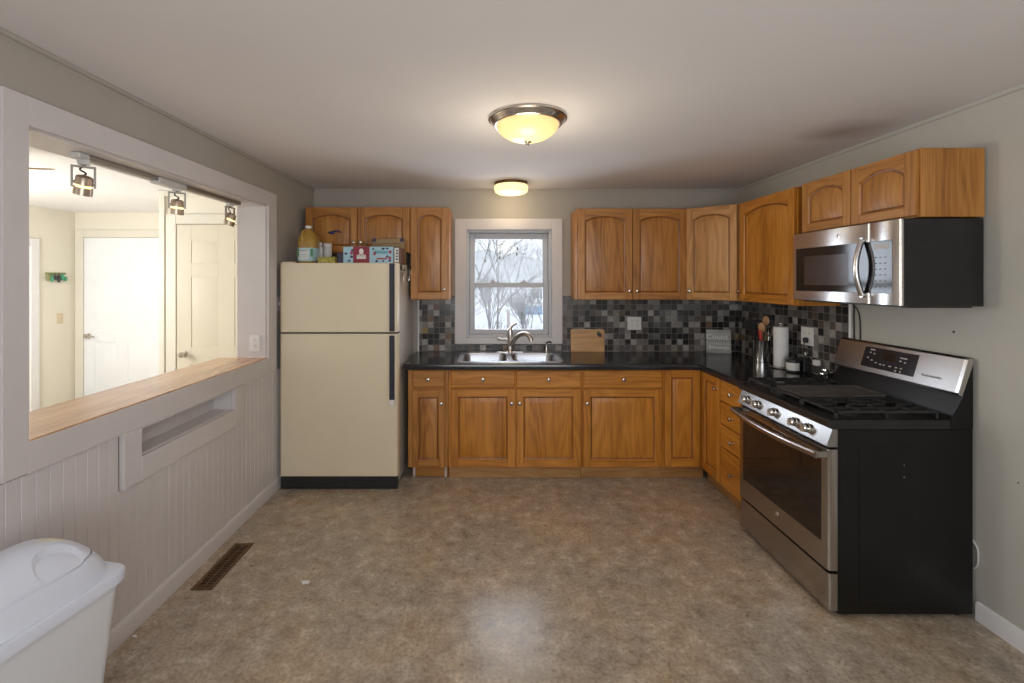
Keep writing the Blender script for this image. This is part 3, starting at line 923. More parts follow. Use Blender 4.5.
for a, b in ((.708, .862), (.546, .700), (.388, .538), (.108, .380)):
    drawer_part(t, .346, b - a, 'amber', (.006, 0, a))

# ------------------------------------------------------------------ worktop, sink, tap
CT0, CT1 = .8685, .915
CYF, CXF = 3.492, 1.590
SX0, SX1, SY0, SY1 = -0.250, 0.545, 3.575, 4.010        # sink cut-out
c = MB()
yb = YB - .009
def l_ring(d, z):
    return [(-.682 + d, CYF + d, z), (CXF + d, CYF + d, z), (CXF + d, 2.862 + d, z), (XR - .009 - d, 2.862 + d, z), (XR - .009 - d, yb - d, z), (-.682 + d, yb - d, z)]
hole = [(SX0, SY0), (SX1, SY0), (SX1, SY1), (SX0, SY1)]
for z in (CT0, CT1):
    d = .006 if z == CT1 else .003
    pl = [[Vector((p[0], p[1], 0)) for p in l_ring(d, z)], [Vector((p[0], p[1], 0)) for p in hole]]
    c.add([(p.x, p.y, z) for l in pl for p in l], [tuple(q) for q in tessellate_polygon(pl)])
c.loft([l_ring(.003, CT0), l_ring(.0005, CT0 + .003), l_ring(0, CT0 + .006), l_ring(0, CT1 - .007), l_ring(.0015, CT1 - .003), l_ring(.006, CT1)], caps=(False, False))
c.loft([[(p[0], p[1], z) for p in hole] for z in (CT0, CT1)], caps=(False, False))
tag(c.build('worktop', 'laminate_black'), 'black speckled L-shaped laminate worktop on the base cabinets', 'worktop')

t = thing('kitchen_sink', 'double bowl stainless steel drop-in sink below the window', 'sink', (.147, 3.80, CT1))
def bowl(x0, x1, y0, y1):
    b = MB(); lo = []
    for i, z in ((-.004, .006), (.004, .004), (.010, -.012), (.020, -.145), (.040, -.165), (.075, -.170)):
        lo.append(rrect(x0 + i, x1 - i, y0 + i, y1 - i, max(.012, .055 - abs(i) * .3), z))
    b.loft(lo, caps=(False, True)); return b
gx0, gx1 = -.418, .418
bw = [(-.385, -.018, -.215, .195), (.018, .385, -.215, .195)]
r = MB()
# rim: outer rounded rectangle with the two bowl openings left out
outer = rrect(gx0, gx1, -.255, .262, .035, 0)
holes = [rrect(a - .004 + 0, b + .004, cc - .004, d + .004, .055, 0) for a, b, cc, d in bw]
polys = [[Vector((p[0], p[1], 0)) for p in outer]] + [[Vector((p[0], p[1], 0)) for p in h] for h in holes]
flat = [p for pl in polys for p in pl]
r.add([(p.x, p.y, .006) for p in flat], [tuple(q) for q in tessellate_polygon(polys)])
r.loft([rrect(gx0, gx1, -.255, .262, .035, .006), rrect(gx0 - .004, gx1 + .004, -.259, .266, .038, .003), rrect(gx0 - .005, gx1 + .005, -.260, .267, .039, .0005)], caps=(False, False))
r.build('rim', 'sink_steel', t)
for q in bw:
    b = bowl(*q).build('bowl', 'sink_steel', t)
    cx, cy = (q[0] + q[1]) / 2, (q[2] + q[3]) / 2
    MB().lathe([(.045, -.169), (.043, -.166), (.034, -.167), (.030, -.1685), (.001, -.1685)], (cx, cy, 0), 24).build('drain', 'chrome', b)

t = thing('kitchen_tap', 'brushed nickel single-lever kitchen tap behind the sink bowls', 'tap', (.165, 4.030, CT1 + .0065))
b = MB().lathe([(.034, 0), (.034, .006), (.027, .012), (.024, .018), (.023, .10), (.025, .13), (.025, .195), (.022, .207), (.001, .209)], n=24)
b.build('tap_body', 'nickel', t)
MB().loft([rrect(-.125, .125, -.028, .028, .027, .0), rrect(-.125, .125, -.028, .028, .027, .004), rrect(-.118, .118, -.022, .022, .021, .007)]).build('deck_plate', 'nickel', t)
MB().tube(curve_pts([(0.0, -.006, .060), (.045, -.040, .128), (.095, -.085, .170), (.140, -.125, .172), (.168, -.150, .140), (.172, -.154, .120)], 6), [.021] * 6 + [.019] * 12 + [.0185] * 8 + [.020] * 5, 18).build('spout', 'nickel', t)
MB().tube(curve_pts([(0, 0, .200), (.012, .004, .225), (.040, .012, .246), (.062, .016, .250)], 5), [.016, .015, .014, .013, .013, .012, .011, .010, .010, .010, .010, .009, .009, .009, .008, .006], 16).build('lever', 'nickel', t)
MB().tube([(-.018, 0, .110), (-.060, -.006, .112), (-.098, -.010, .118), (-.112, -.012, .124)], [.013, .011, .013, .012], 16).build('side_sprayer', 'nickel', t)

t = thing('soap_pump', 'slim deck-mounted soap pump with dark nozzle right of the kitchen tap', 'soap dispenser', (.487, 4.030, CT1 + .0065))
MB().lathe([(.022, 0), (.022, .006), (.015, .012), (.012, .020), (.012, .055), (.009, .060), (.009, .075), (.001, .076)], n=18).build('pump_body', 'nickel', t)
MB().tube(curve_pts([(0, 0, .072), (.004, -.002, .086), (.020, -.010, .092), (.040, -.020, .088)], 4), .008, 10).build('nozzle', 'black_plastic', t)

# ------------------------------------------------------------------ refrigerator
t = thing('refrigerator', 'almond top-freezer refrigerator with black handles and kick grille', 'refrigerator', (-1.575, 3.380, 0))
W = .879
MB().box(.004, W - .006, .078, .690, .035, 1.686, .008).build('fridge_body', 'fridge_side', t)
def fdoor(z0, z1):
    b = MB()
    ps = [(0, .072), (0, .020), (.004, .008), (.012, .002), (.024, 0), (W - .024, 0), (W - .012, .002), (W - .004, .008), (W, .020), (W, .072)]
    b.loft([[(p[0], p[1], z) for p in ps] for z in (z0 + .004, z1 - .004)], caps=(False, False))
    for z, e in ((z0, z0 + .004), (z1, z1 - .004)):
        b.loft([[(p[0], p[1], e) for p in ps], [(min(max(p[0], .005), W - .005), max(p[1], .005), z) for p in ps]], caps=(False, True))
    return b
fz = fdoor(1.172, 1.688).build('freezer_door', 'almond_enamel', t)
fd = fdoor(.100, 1.160).build('fridge_door', 'almond_enamel', t)
def strap_handle(z0, z1, par, cap_low):
    h = MB(); x = W - .038
    h.box(x - .021, x + .017, -.024, -.008, z0, z1, .005)
    h.box(x - .013, x + .009, -.010, .001, z1 - .06, z1 - .01, .002); h.box(x - .013, x + .009, -.010, .001, z0 + .01, z0 + .06, .002)
    o = h.build('handle', 'handle_black', par)
    k = MB()
    if cap_low: k.box(x - .022, x + .018, -.026, .0005, z0 - .042, z0 + .004, .006)
    else: k.box(x - .022, x + .018, -.026, .0005, z1 - .004, z1 + .020, .006)
    k.build('handle_cap', 'white_plastic' if cap_low else 'carton_dark', o)
strap_handle(1.180, 1.664, fz, False)
strap_handle(.672, 1.150, fd, True)
MB().box(.001, W - .001, .010, .070, 1.1605, 1.1715, .001).build('door_gasket', 'seam_dark', t)
g = MB().box(.004, W - .006, .012, .060, .002, .095, .003)
for z in (.030, .048, .066): g.box(.03, W - .04, .007, .013, z, z + .008, .002)
g.build('kick_grille', 'black_plastic', t)
for x in (.05, W - .05):
    MB().cyl((x - .012, .10, .020), (x + .012, .10, .020), .020, n=18).build('wheel', 'black_plastic', t)
MB().box(.012, .10, .015, .070, 1.684, 1.697, .004).build('hinge_cover', 'almond_enamel', t)

# ------------------------------------------------------------------ range
SW = .760
t = thing('gas_range', 'stainless and black slide-out gas range against the right wall', 'range', (1.596, 2.856, 0), R(-90))
SD = .624
b = MB().box(0, SW, 0, SD, .018, .872, .004)
b.box(SW - .0005, SW + .0025, .097, .364, .08, .80, .0025)       # pressed panel on the near side
for x, y in ((.04, .05), (SW - .04, .05), (.04, SD - .05), (SW - .04, SD - .05)): b.cyl((x, y, .001), (x, y, .02), .018, n=12)
b.build('range_body', 'side_black', t)
# storage drawer
def cushion(x0, x1, z0, z1, yf, yb, r=.014):
    """front panel with rounded left and right edges"""
    m = MB(); ps = [(x0, yb), (x0, yf + r), (x0 + r * .3, yf + r * .3), (x0 + r, yf), (x1 - r, yf), (x1 - r * .3, yf + r * .3), (x1, yf + r), (x1, yb)]
    m.loft([[(p[0], p[1], z) for p in ps] for z in (z0, z1)])
    return m
cushion(.002, SW - .002, .034, .204, -.040, -.001).build('storage_drawer', 'steel_range', t)
dr = cushion(.002, SW - .002, .219, .778, -.044, -.001)
od = dr.build('oven_door', 'steel_range', t)
MB().box(.050, SW - .046, -.0462, -.042, .335, .742, .001).build('oven_window', 'oven_glass', od)
# bowed handle bar on two posts
hp = [(.012 + (SW - .024) * k / 16, -.092 - .020 * math.sin(PI * k / 16), .752 - .010 * math.sin(PI * k / 16)) for k in range(17)]
h = MB().tube(hp, .0135, 20, flat=1.3)
for k in (0, 16): h.box(hp[k][0] - .012, hp[k][0] + .012, -.098, -.042, .738, .768, .005)
h.build('door_handle', 'steel_range', od)
e = MB().lathe([(.013, -.0442), (.013, -.0458), (.010, -.0463), (.001, -.0463)], (SW / 2, 0, .288), 20, 'Y')
e.build('round_emblem', 'chrome', od)
MB().box(.020, SW - .020, -.034, -.001, .779, .790, .002).build('vent_slot', 'black_plastic', t)
# control panel with five knobs
cp = MB().prism([(-.044, .790), (-.052, .795), (-.024, .874), (-.001, .874), (-.001, .790)], 'X', .002, SW - .002)
cpo = cp.build('control_panel', 'steel_dark', t)
for x in (.080, .193, .352, .524, .619):
    k = MB().lathe([(.024, -.039), (.024, -.044), (.021, -.046), (.0195, -.066), (.017, -.070), (.001, -.071)], (x, 0, .834), 20, 'Y')
    k.box(x - .0045, x + .0045, -.078, -.066, .816, .852, .002)
    k = k.build('knob', 'chrome', cpo)
# cooktop with rolled front lip
ct = MB().prism([(-.047, .882), (-.047, .905), (-.038, .914), (SD - .11, .914), (SD - .11, .873), (-.030, .873)], 'X', -.002, SW + .002)
ct.box(.025, SW - .025, .015, SD - .13, .9135, .9155, .001)
cto = ct.build('cooktop', 'enamel_black', t)
for x, y, r in ((.13, .13, .045), (.13, .36, .036), (SW - .13, .13, .050), (SW - .13, .36, .038)):
    k = MB().lathe([(r + .012, .9155), (r + .010, .920), (r, .922), (r, .931), (r - .006, .934), (.001, .934)], (x, y, 0), 24)
    k.build('burner', 'cast_iron', t)
def grate(x0, x1, fingers=True):
    g = MB(); z0, z1 = .940, .952; y0, y1 = .004, SD - .140; q = .011
    g.box(x0, x1, y0, y0 + q, z0, z1, .002); g.box(x0, x1, y1 - q, y1, z0, z1, .002)
    g.box(x0, x0 + q, y0, y1, z0, z1, .002); g.box(x1 - q, x1, y0, y1, z0, z1, .002)
    ym = (y0 + y1) / 2
    g.box(x0, x1, ym - q / 2, ym + q / 2, z0, z1, .002)
    for x in (x0, x1 - q):
        for y in (y0, ym - q / 2, y1 - q): g.box(x, x + q, y, y + q, .9158, z1, .002)
    if fingers:
        xm = (x0 + x1) / 2
        for yc in ((y0 + ym) / 2, (y1 + ym) / 2):
            for a in range(4):
                dx, dy = ((1, 0), (-1, 0), (0, 1), (0, -1))[a]
                ex = (x1 - xm - .006 if dx else (ym - y0) / 2 - .006)
                p0 = (xm + dx * .030, yc + dy * .030); p1 = (xm + dx * ex, yc + dy * ex)
                g.box(min(p0[0], p1[0]) - (q / 2 if dy else 0), max(p0[0], p1[0]) + (q / 2 if dy else 0), min(p0[1], p1[1]) - (q / 2 if dx else 0), max(p0[1], p1[1]) + (q / 2 if dx else 0), z0, z1 + .003, .002)
        for xx in (x0 + (x1 - x0) * .25, x0 + (x1 - x0) * .75):
            g.box(xx - q / 2, xx + q / 2, y0, y1, z0, z1, .002)
    return g
grate(.014, .252).build('grate', 'cast_iron', t)
grate(.256, .499, False).build('grate', 'cast_iron', t)
grate(.503, .741).build('grate', 'cast_iron', t)
MB().loft([rrect(.268, .487, .020, SD - .156, .02, .9525), rrect(.266, .489, .018, SD - .154, .022, .962), rrect(.272, .483, .026, SD - .162, .02, .962), rrect(.276, .479, .030, SD - .166, .018, .9575)]).build('griddle', 'griddle_grey', t)
# backguard
bg = MB().prism([(SD - .108, .873), (SD - .100, .925), (SD - .040, 1.030), (SD - .012, 1.196), (SD - .001, 1.200), (SD - .001, .873)], 'X', .004, SW - .001)
bgo = bg.build('backguard', 'side_black', t)
# stainless fascia leaning back; near end's highlight put in as brighter steel
fa = MB()
def fpt(x, u, off):       # u 0..1 up the leaning fascia
    y = SD - .058 + u * .050; z = 1.026 + u * .168
    n = Vector((0, -.168, .050)).normalized()
    return (x, y + n.y * off, z + n.z * off)
fa.loft([[fpt(x, 0, -.006), fpt(x, 0, .010), fpt(x, .05, .014), fpt(x, .96, .014), fpt(x, 1.02, .008), fpt(x, 1.02, -.012)] for x in (-.006, SW - .016)])
fao = fa.build('fascia', 'steel_dark', bgo, angle=8)
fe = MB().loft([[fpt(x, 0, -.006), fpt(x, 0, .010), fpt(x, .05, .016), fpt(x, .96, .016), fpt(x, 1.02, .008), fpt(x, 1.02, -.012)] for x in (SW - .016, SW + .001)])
fe.build('fascia_end_highlight', 'steel_y', bgo, angle=8)
dp = MB().loft([[fpt(x, a, .0135), fpt(x, a, .0165), fpt(x, b_, .0165), fpt(x, b_, .0135)] for x, a, b_ in ((.195, .20, .86), (.525, .20, .86))])
dpo = dp.build('control_display', 'panel_black', bgo)
MB().loft([[fpt(x, .18, .0135), fpt(x, .18, .018), fpt(x, .88, .018), fpt(x, .88, .0135)] for x in (.190, .195)]).build('display_edge', 'chrome', bgo)
mk = MB()
rnd = random.Random(3)
def mark(x, u, w, hgt):
    mk.loft([[fpt(xx, u, .0162), fpt(xx, u, .0172), fpt(xx, u + hgt, .0172), fpt(xx, u + hgt, .0162)] for xx in (x, x + w)])
for x, u, w in ((.235, .76, .030), (.235, .66, .010), (.262, .64, .010), (.225, .48, .012), (.255, .42, .012), (.285, .36, .012), (.315, .34, .014), (.340, .34, .010), (.375, .34, .016), (.415, .34, .012), (.445, .34, .010), (.430, .66, .040), (.430, .56, .012), (.458, .54, .010), (.415, .22 + .02, .012), (.445, .22 + .02, .010)):
    mark(x, u, w, .035)
mk.build('button_print', 'print_grey', bgo)
MB().loft([[fpt(x, a, .0163), fpt(x, a, .0168), fpt(x, b_, .0168), fpt(x, b_, .0163)] for x, a, b_ in ((.325, .52, .78), (.400, .52, .78))]).build('clock_window', 'gloss_black', bgo)
mk = MB()
x = .565
for k in range(11):
    w_ = rnd.uniform(.004, .009)
    mark(x, .30, w_, .05 if k % 3 else .07); x += w_ + .003
mk.build('model_lettering', 'print_grey', bgo)
# two small screws on the near side
for z in (.653, .710): MB().cyl((SW + .0015, .301, z), (SW + .004, .301, z), .0035, n=10).build('side_screw', 'nickel', t)

# ------------------------------------------------------------------ microwave
MW = .745
t = thing('microwave', 'stainless over-the-range microwave with black case under the oak cabinet', 'microwave', (1.886, 2.802, 1.436), R(-90))
MH = .405
MB().box(0, MW, -.023, .342, .004, MH, .004).box(.03, MW - .03, .02, .32, -.004, .006, .002).build('microwave_case', 'enamel_black', t)
xs = .570                                            # where the door meets the control side
md = cushion(.001, xs - .001, .008, MH - .004, -.034, -.0225, .010).build('microwave_door', 'steel_y', t)
mc = cushion(xs + .001, MW - .001, .008, MH - .004, -.034, -.0225, .010).build('control_side', 'steel_y', t)
MB().box(.036, xs - .0012, -.0355, -.032, .060, .312, .001).build('door_glass', 'gloss_black', md)
MB().box(.110, .440, -.0362, -.035, .095, .262, .001).build('mesh_screen', 'dark_glass_screen', md)
MB().box(xs + .0012, MW - .045, -.0355, -.032, .060, .312, .0012).build('keypad', 'gloss_black', mc)
MB().box(xs + .030, MW - .062, -.0362, -.035, .272, .296, .0005).build('display', 'print_grey', mc)
mk = MB()
for r_ in range(6):
    for c_ in range(3): mk.box(xs + .034 + c_ * .026, xs + .046 + c_ * .026, -.0360, -.035, .090 + r_ * .028, .094 + r_ * .028)
mk.build('key_print', 'slot_dark', mc)
hp = [(xs - .030, -.046 - .030 * math.sin(PI * k / 12), .048 + .276 * k / 12) for k in range(13)]
h = MB().tube(hp, .0125, 20, flat=1.0)
for k in (0, 12): h.cyl((hp[k][0], -.034, hp[k][2]), (hp[k][0], -.050, hp[k][2]), .012, n=12)
h.build('door_handle', 'steel_y', md)
MB().lathe([(.011, -.0342), (.011, -.0356), (.009, -.0360), (.001, -.0360)], (MW / 2, 0, .358), 20, 'Y').build('round_emblem', 'chrome', md)
# ------------------------------------------------------------------ ledge, outlets, switches on the pass-through wall
tag(MB().box(XLO - .150, XL + .012, OY0 + .001, OY1 - .001, OZ0 - .026, OZ0 + .010, .004).build('wooden_ledge', 'ledge_wood'),
    'varnished light wood ledge board along the bottom of the pass-through opening', 'ledge')

def wall_plate(name, label, cat, M, w, h, gangs, m='white_plastic', switch=False):
    """plate centred on its own origin: lies in XZ, faces -Y before M turns and places it"""
    t = thing(name, label, cat); t.matrix_world = M
    MB().box(-w / 2, w / 2, -.006, 0, -h / 2, h / 2, .003).build('cover_plate', m, t)
    for g in range(gangs):
        cx = (g - (gangs - 1) / 2) * .046
        if switch:
            MB().box(cx - .005, cx + .005, -.016, -.005, -.010, .012, .002).build('toggle', m, t)
        else:
            for cz in (-.020, .020):
                s = MB().lathe([(.0165, -.006), (.0165, -.0075), (.0155, -.008), (.001, -.008)], (cx, 0, cz), 18, 'Y').build('socket', m, t)
                MB().box(cx - .007, cx - .005, -.0084, -.0078, cz, cz + .008).box(cx + .005, cx + .007, -.0084, -.0078, cz, cz + .008).cyl((cx, -.0084, cz - .007), (cx, -.0078, cz - .007), .0024, n=8).build('slots', 'slot_dark', s)
    return t
def MX(loc, rz): return Matrix.Translation(Vector(loc)) @ Matrix.Rotation(R(rz), 4, 'Z')
wall_plate('wall_outlet', 'white outlet at the right end of the pass-through opening, above the ledge', 'outlet', MX((XL - .075, OY1 - .0125, 1.110), 0), .075, .118, 1)
wall_plate('light_switch', 'pale switch plate on the left wall between pass-through casing and refrigerator', 'light switch', MX((XL + .0005, 3.43, 1.38), 90), .07, .115, 1, 'trim_paint', True)
wall_plate('light_switch', 'pale switch plate on the left wall at the photo\'s left edge', 'light switch', MX((XL + .0005, 1.455, 1.33), 90), .07, .115, 1, 'trim_paint', True)
wall_plate('light_switch', 'tan switch plate on the cream wall beside the far white door', 'light switch', MX((HX + .0005, 5.33, 1.11), 90), .075, .118, 1, 'tan_plastic', True)
wall_plate('wall_outlet', 'white double outlet plate on the tiled back wall right of the cutting board', 'outlet', MX((1.293, YB - .0085, 1.168), 0), .125, .118, 2)
wall_plate('wall_outlet', 'white double outlet plate on the tiled right wall with a black plug in it', 'outlet', MX((XR - .0085, 3.205, 1.165), -90), .125, .128, 2)

# track light under the opening's head
hz = OZ1 - .0125
t = thing('track_light', 'brushed nickel track light with three lit spot heads in the pass-through opening', 'track light', (-1.700, 1.858, hz))
MB().box(-.018, .018, 0, 1.20, -.020, 0, .002).box(-.012, -.007, .01, 1.19, -.0215, -.019).box(.007, .012, .01, 1.19, -.0215, -.019).build('track', 'brushed_track', t)
MB().box(-.022, .022, -.004, .045, -.024, -.0005, .003).build('end_feed', 'hose_grey', t)
MB().box(-.026, .026, .44, .645, -.034, -.0005, .004).build('connector_box', 'hose_grey', t)
def head(y, rz, tilt):
    Mh = Matrix.Translation((0, y, -.020)) @ Matrix.Rotation(R(rz), 4, 'Z') @ Matrix.Diagonal((.80, .80, 1.0, 1.0))
    h = MB().box(-.026, .026, -.017, .017, -.024, -.0005, .003, mat=Mh).build('spot_head', 'hose_grey', t)
    yk = MB()
    for s in (-1, 1): yk.box(s * .045 - .005, s * .045 + .005, -.006, .006, -.118, -.030, .001, mat=Mh)
    yk.box(-.050, .050, -.008, .008, -.036, -.028, .001, mat=Mh); yk.cyl((0, 0, -.030), (0, 0, -.022), .010, n=12, mat=Mh)
    yk.build('yoke', 'brushed_track', h)
    Ms = Mh @ Matrix.Translation((0, 0, -.112)) @ Matrix.Rotation(R(tilt), 4, 'X') @ Matrix.Rotation(R(tilt * .45), 4, 'Y')
    sh = MB()
    sh.lathe([(.001, .046), (.022, .044), (.033, .040), (.036, .034), (.037, .006), (.033, .004)], n=22, mat=Ms)
    sh.lathe([(.034, -.004), (.040, -.005), (.041, -.036), (.037, -.037), (.035, -.010), (.030, -.009)], n=22, mat=Ms)
    for s in (-1, 1): sh.cyl((s * .036, 0, .012), (s * .044, 0, .012), .006, n=10, mat=Ms)
    sh.build('shade', 'bronze_shade', h)
    MB().lathe([(.032, .0045), (.033, -.0005), (.032, -.0085), (.020, -.020), (.001, -.024)], n=22, mat=Ms).build('bulb', 'spot_glow', h)
    MB().tube(curve_pts([Mh @ Vector(p) for p in ((0, 0, -.030), (-.014, .002, -.044), (.010, .004, -.058), (-.002, .002, -.070), (.002, 0, -.076))], 5), .0035, 6).build('cable', 'cord_black', h)
head(.038, 42, 14); head(.602, 35, 8); head(1.100, 80, 16)

# what hangs on the next room's cream wall
t = thing('key_rack', 'small row of green and dark ornaments hung on the cream wall', 'key rack', (HX + .001, 5.155, 1.585))
t.scale = (1, 1, 1.35)
MB().box(0, .014, 0, .24, .030, .046, .002).build('rail', 'olive_trinket', t)
for k in range(6):
    m = ('olive_trinket', 'green_trinket', 'dark_trinket', 'dark_trinket', 'green_trinket', 'green_trinket')[k]
    MB().cyl((.012, .015 + k * .042, .032), (.030, .015 + k * .042, .036), .004, n=8).ball((.026, .015 + k * .042, .004 - .012 * (k % 2)), .016, .019, .034 - .006 * (k % 3), 10).build('ornament', m, t)

# ceiling fan in the next room
t = thing('ceiling_fan', 'tan-bladed ceiling fan in the next room, one blade tip showing past the opening', 'ceiling fan', (-3.07, 2.35, ZC - .0065))
MB().cyl((0, 0, 0), (0, 0, -.035), .07, .05, 20).cyl((0, 0, -.035), (0, 0, -.13), .013, n=12).build('down_rod', 'white_paint', t)
MB().lathe([(.001, -.125), (.08, -.13), (.105, -.15), (.105, -.21), (.08, -.235), (.001, -.24)], n=28).build('motor', 'white_paint', t)
for k in range(4):
    Mf = Matrix.Rotation(R(14.0 + 90 * k), 4, 'Z')
    MB().box(.09, .20, -.018, .018, -.215, -.208, .001, mat=Mf).loft([[Mf @ Vector(p) for p in q] for q in (
        [(.16, -.055, -.222), (.16, .055, -.198), (.62, .070, -.196), (.655, .04, -.203), (.66, 0, -.212), (.655, -.04, -.221), (.62, -.070, -.228)],
        [(.16, -.055, -.216), (.16, .055, -.192), (.62, .070, -.190), (.655, .04, -.197), (.66, 0, -.206), (.655, -.04, -.215), (.62, -.070, -.222)])]).build('blade', 'fan_wood', t)

# ------------------------------------------------------------------ ceiling lamps
t = thing('ceiling_light', 'larger flush ceiling light with nickel ring and lit glass bowl', 'ceiling light', (.184, 2.325, ZC))
t.scale = (1.045, 1.045, .70)
MB().lathe([(.190, 0), (.192, -.008), (.191, -.014), (.184, -.020), (.182, -.026), (.168, -.044), (.166, -.050), (.160, -.054), (.154, -.054), (.150, -.046), (.150, 0)], n=48).build('metal_ring', 'nickel', t)
MB().lathe([(.154, -.046), (.153, -.060), (.144, -.086), (.126, -.114), (.098, -.140), (.062, -.160), (.026, -.170), (.001, -.172)], n=40).build('glass_bowl', 'lit_glass', t)
MB().lathe([(.001, -.168), (.020, -.170), (.021, -.174), (.012, -.178), (.007, -.184), (.010, -.190), (.006, -.198), (.001, -.201)], n=18).build('finial', 'nickel', t)
t = thing('ceiling_light', 'smaller lit drum ceiling light over the sink window', 'ceiling light', (.166, 3.860, ZC))
t.scale = (.98, .98, .90)
MB().lathe([(.142, 0), (.142, -.026), (.134, -.028), (.134, 0)], n=40).build('metal_rim', 'register_brown', t)
MB().lathe([(.136, -.022), (.146, -.034), (.148, -.062), (.140, -.088), (.116, -.104), (.060, -.110), (.001, -.111)], n=40).build('glass_drum', 'lit_drum', t)

# ------------------------------------------------------------------ waste bin
def bin_mat():
    m, nt, bs = new_mat('bin_lid_plastic')
    tc = node(nt, 'ShaderNodeTexCoord')
    nz = node(nt, 'ShaderNodeTexNoise'); nz.inputs['Scale'].default_value = 22; nz.inputs['Detail'].default_value = 4
    nt.links.new(tc.outputs['Object'], nz.inputs['Vector'])
    mp = node(nt, 'ShaderNodeVectorMath', operation='SUBTRACT'); mp.inputs[1].default_value = (.010, .120, .64)
    nt.links.new(tc.outputs['Object'], mp.inputs[0])
    sc = node(nt, 'ShaderNodeVectorMath', operation='MULTIPLY'); sc.inputs[1].default_value = (30, 17, 0)
    nt.links.new(mp.outputs[0], sc.inputs[0])
    ln = node(nt, 'ShaderNodeVectorMath', operation='LENGTH'); nt.links.new(sc.outputs[0], ln.inputs[0])
    ad = node(nt, 'ShaderNodeMath', operation='ADD'); nt.links.new(ln.outputs['Value'], ad.inputs[0]); nt.links.new(nz.outputs['Fac'], ad.inputs[1])
    rp = ramp(nt, [(.50, (.86, .82, .66)), (.80, (.74, .785, .89))])
    dv = node(nt, 'ShaderNodeMath', operation='MULTIPLY'); dv.inputs[1].default_value = .55
    nt.links.new(ad.outputs[0], dv.inputs[0]); nt.links.new(dv.outputs[0], rp.inputs[0])
    nt.links.new(rp.outputs[0], bs.inputs['Base Color'])
    bs.inputs['Roughness'].default_value = .42
bin_mat()
t = thing('waste_bin', 'white plastic swing-lid waste bin in the near left corner', 'waste bin', (-1.408, 1.325, 0), R(-10))
BW, BL = .140, .243
b = MB()
b.loft([rrect(-BW + i, BW - i, -BL + i, BL - i, .040, z) for i, z in ((.060, .001), (.052, .008), (.046, .08), (.014, .50), (.008, .570))], caps=(True, False))
b.build('bin_body', 'bin_body', t)
NB = 128
def sup(a, b_, n, z):
    o = []
    for i in range(NB):
        th = 2 * PI * (i + .5) / NB; c_, s_ = math.cos(th), math.sin(th)
        # angles chosen so that the corners get points too
        r_ = (abs(c_ / a) ** n + abs(s_ / b_) ** n) ** (-1 / n)
        o.append((r_ * c_, r_ * s_, z))
    return o
dome = sup(BW - .006, BL - .006, 3.0, 0)
def lid_pt(k, i):
    x, y = dome[i][0] * k, dome[i][1] * k
    z = .598 + .172 * max(0, 1 - k ** 2.3) ** .8
    cx, cy, rx, ry = .088, .070, .036, .066
    q = ((x - cx) / rx) ** 2 + ((y - cy) / ry) ** 2
    if q < 1: z -= .020 * min(1, (1 - q) * 6) * (cx + rx - x) / (2 * rx)
    return (x, y, z)
ring = lambda k: [lid_pt(k, i) for i in range(NB)]
low = lambda r_, e: [(p[0], p[1], p[2] - e) for p in r_]
lid = MB()
lid.loft([sup(BW, BL, 9, .557), sup(BW + .006, BL + .006, 9, .557), sup(BW + .008, BL + .008, 9, .587), sup(BW + .005, BL + .005, 9, .595), sup(BW, BL, 8, .598)]
         + [ring(k) for k in (1.0, .985, .96, .93, .90, .875, .85, .835)] + [low(ring(.832), .012)], caps=(False, False))
lo = lid.build('lid', 'bin_lid_plastic', t)
fl = MB().loft([low(ring(.819), .012)] + [ring(.817 - .817 * j / 30) for j in range(30)] + [ring(.004)], caps=(False, True))
fl.build('swing_flap', 'bin_lid_plastic', t)
MB().loft([low(ring(.85), .014), low(ring(.80), .014)], caps=(False, False)).build('flap_seam', 'seam_dark', t)

# ------------------------------------------------------------------ floor register and scraps
t = thing('floor_register', 'brown metal floor vent set beside the left baseboard', 'floor vent', (-1.460, 2.487, .0008))
f = MB(); X0, X1, Y0, Y1 = -.055, .055, -.200, .202
for a in ((X0, X1, Y0, Y0 + .022), (X0, X1, Y1 - .022, Y1), (X0, X0 + .020, Y0 + .022, Y1 - .022), (X1 - .020, X1, Y0 + .022, Y1 - .022)): f.box(*a, 0, .006, .002)
f.box(-.004, .004, Y0 + .022, Y1 - .022, .002, .005)
f.build('frame', 'register_brown', t)
l = MB()
for k in range(17):
    y = Y0 + .030 + k * .0205
    l.box(X0 + .019, X1 - .019, y, y + .007, .0015, .0045, mat=None)
l.build('louvres', 'register_brown', t)
MB().box(X0 + .018, X1 - .018, Y0 + .020, Y1 - .020, 0, .0012).build('duct', 'register_dark', t)
def scrap(label, x, y, s, name='paper_scrap'):
    q = random.Random(int(abs(x) * 1000))
    b = MB(); n = 9
    lo = [(s * q.uniform(.5, 1) * math.cos(2 * PI * i / n), s * q.uniform(.3, .8) * math.sin(2 * PI * i / n), .0006 + q.uniform(0, .006) * (i % 2)) for i in range(n)]
    b.loft([lo, [(p[0], p[1], p[2] + .0012) for p in lo]])
    o = b.build(name, 'paper_white'); o.location = (x, y, .0005)
    tag(o, label, 'scrap')
scrap('torn white scrap of paper on the open floor beyond the vent', -.958, 2.345, .030)
scrap('tiny white crumb on the floor against the baseboard near the bin', -1.560, 1.990, .012, 'crumb')

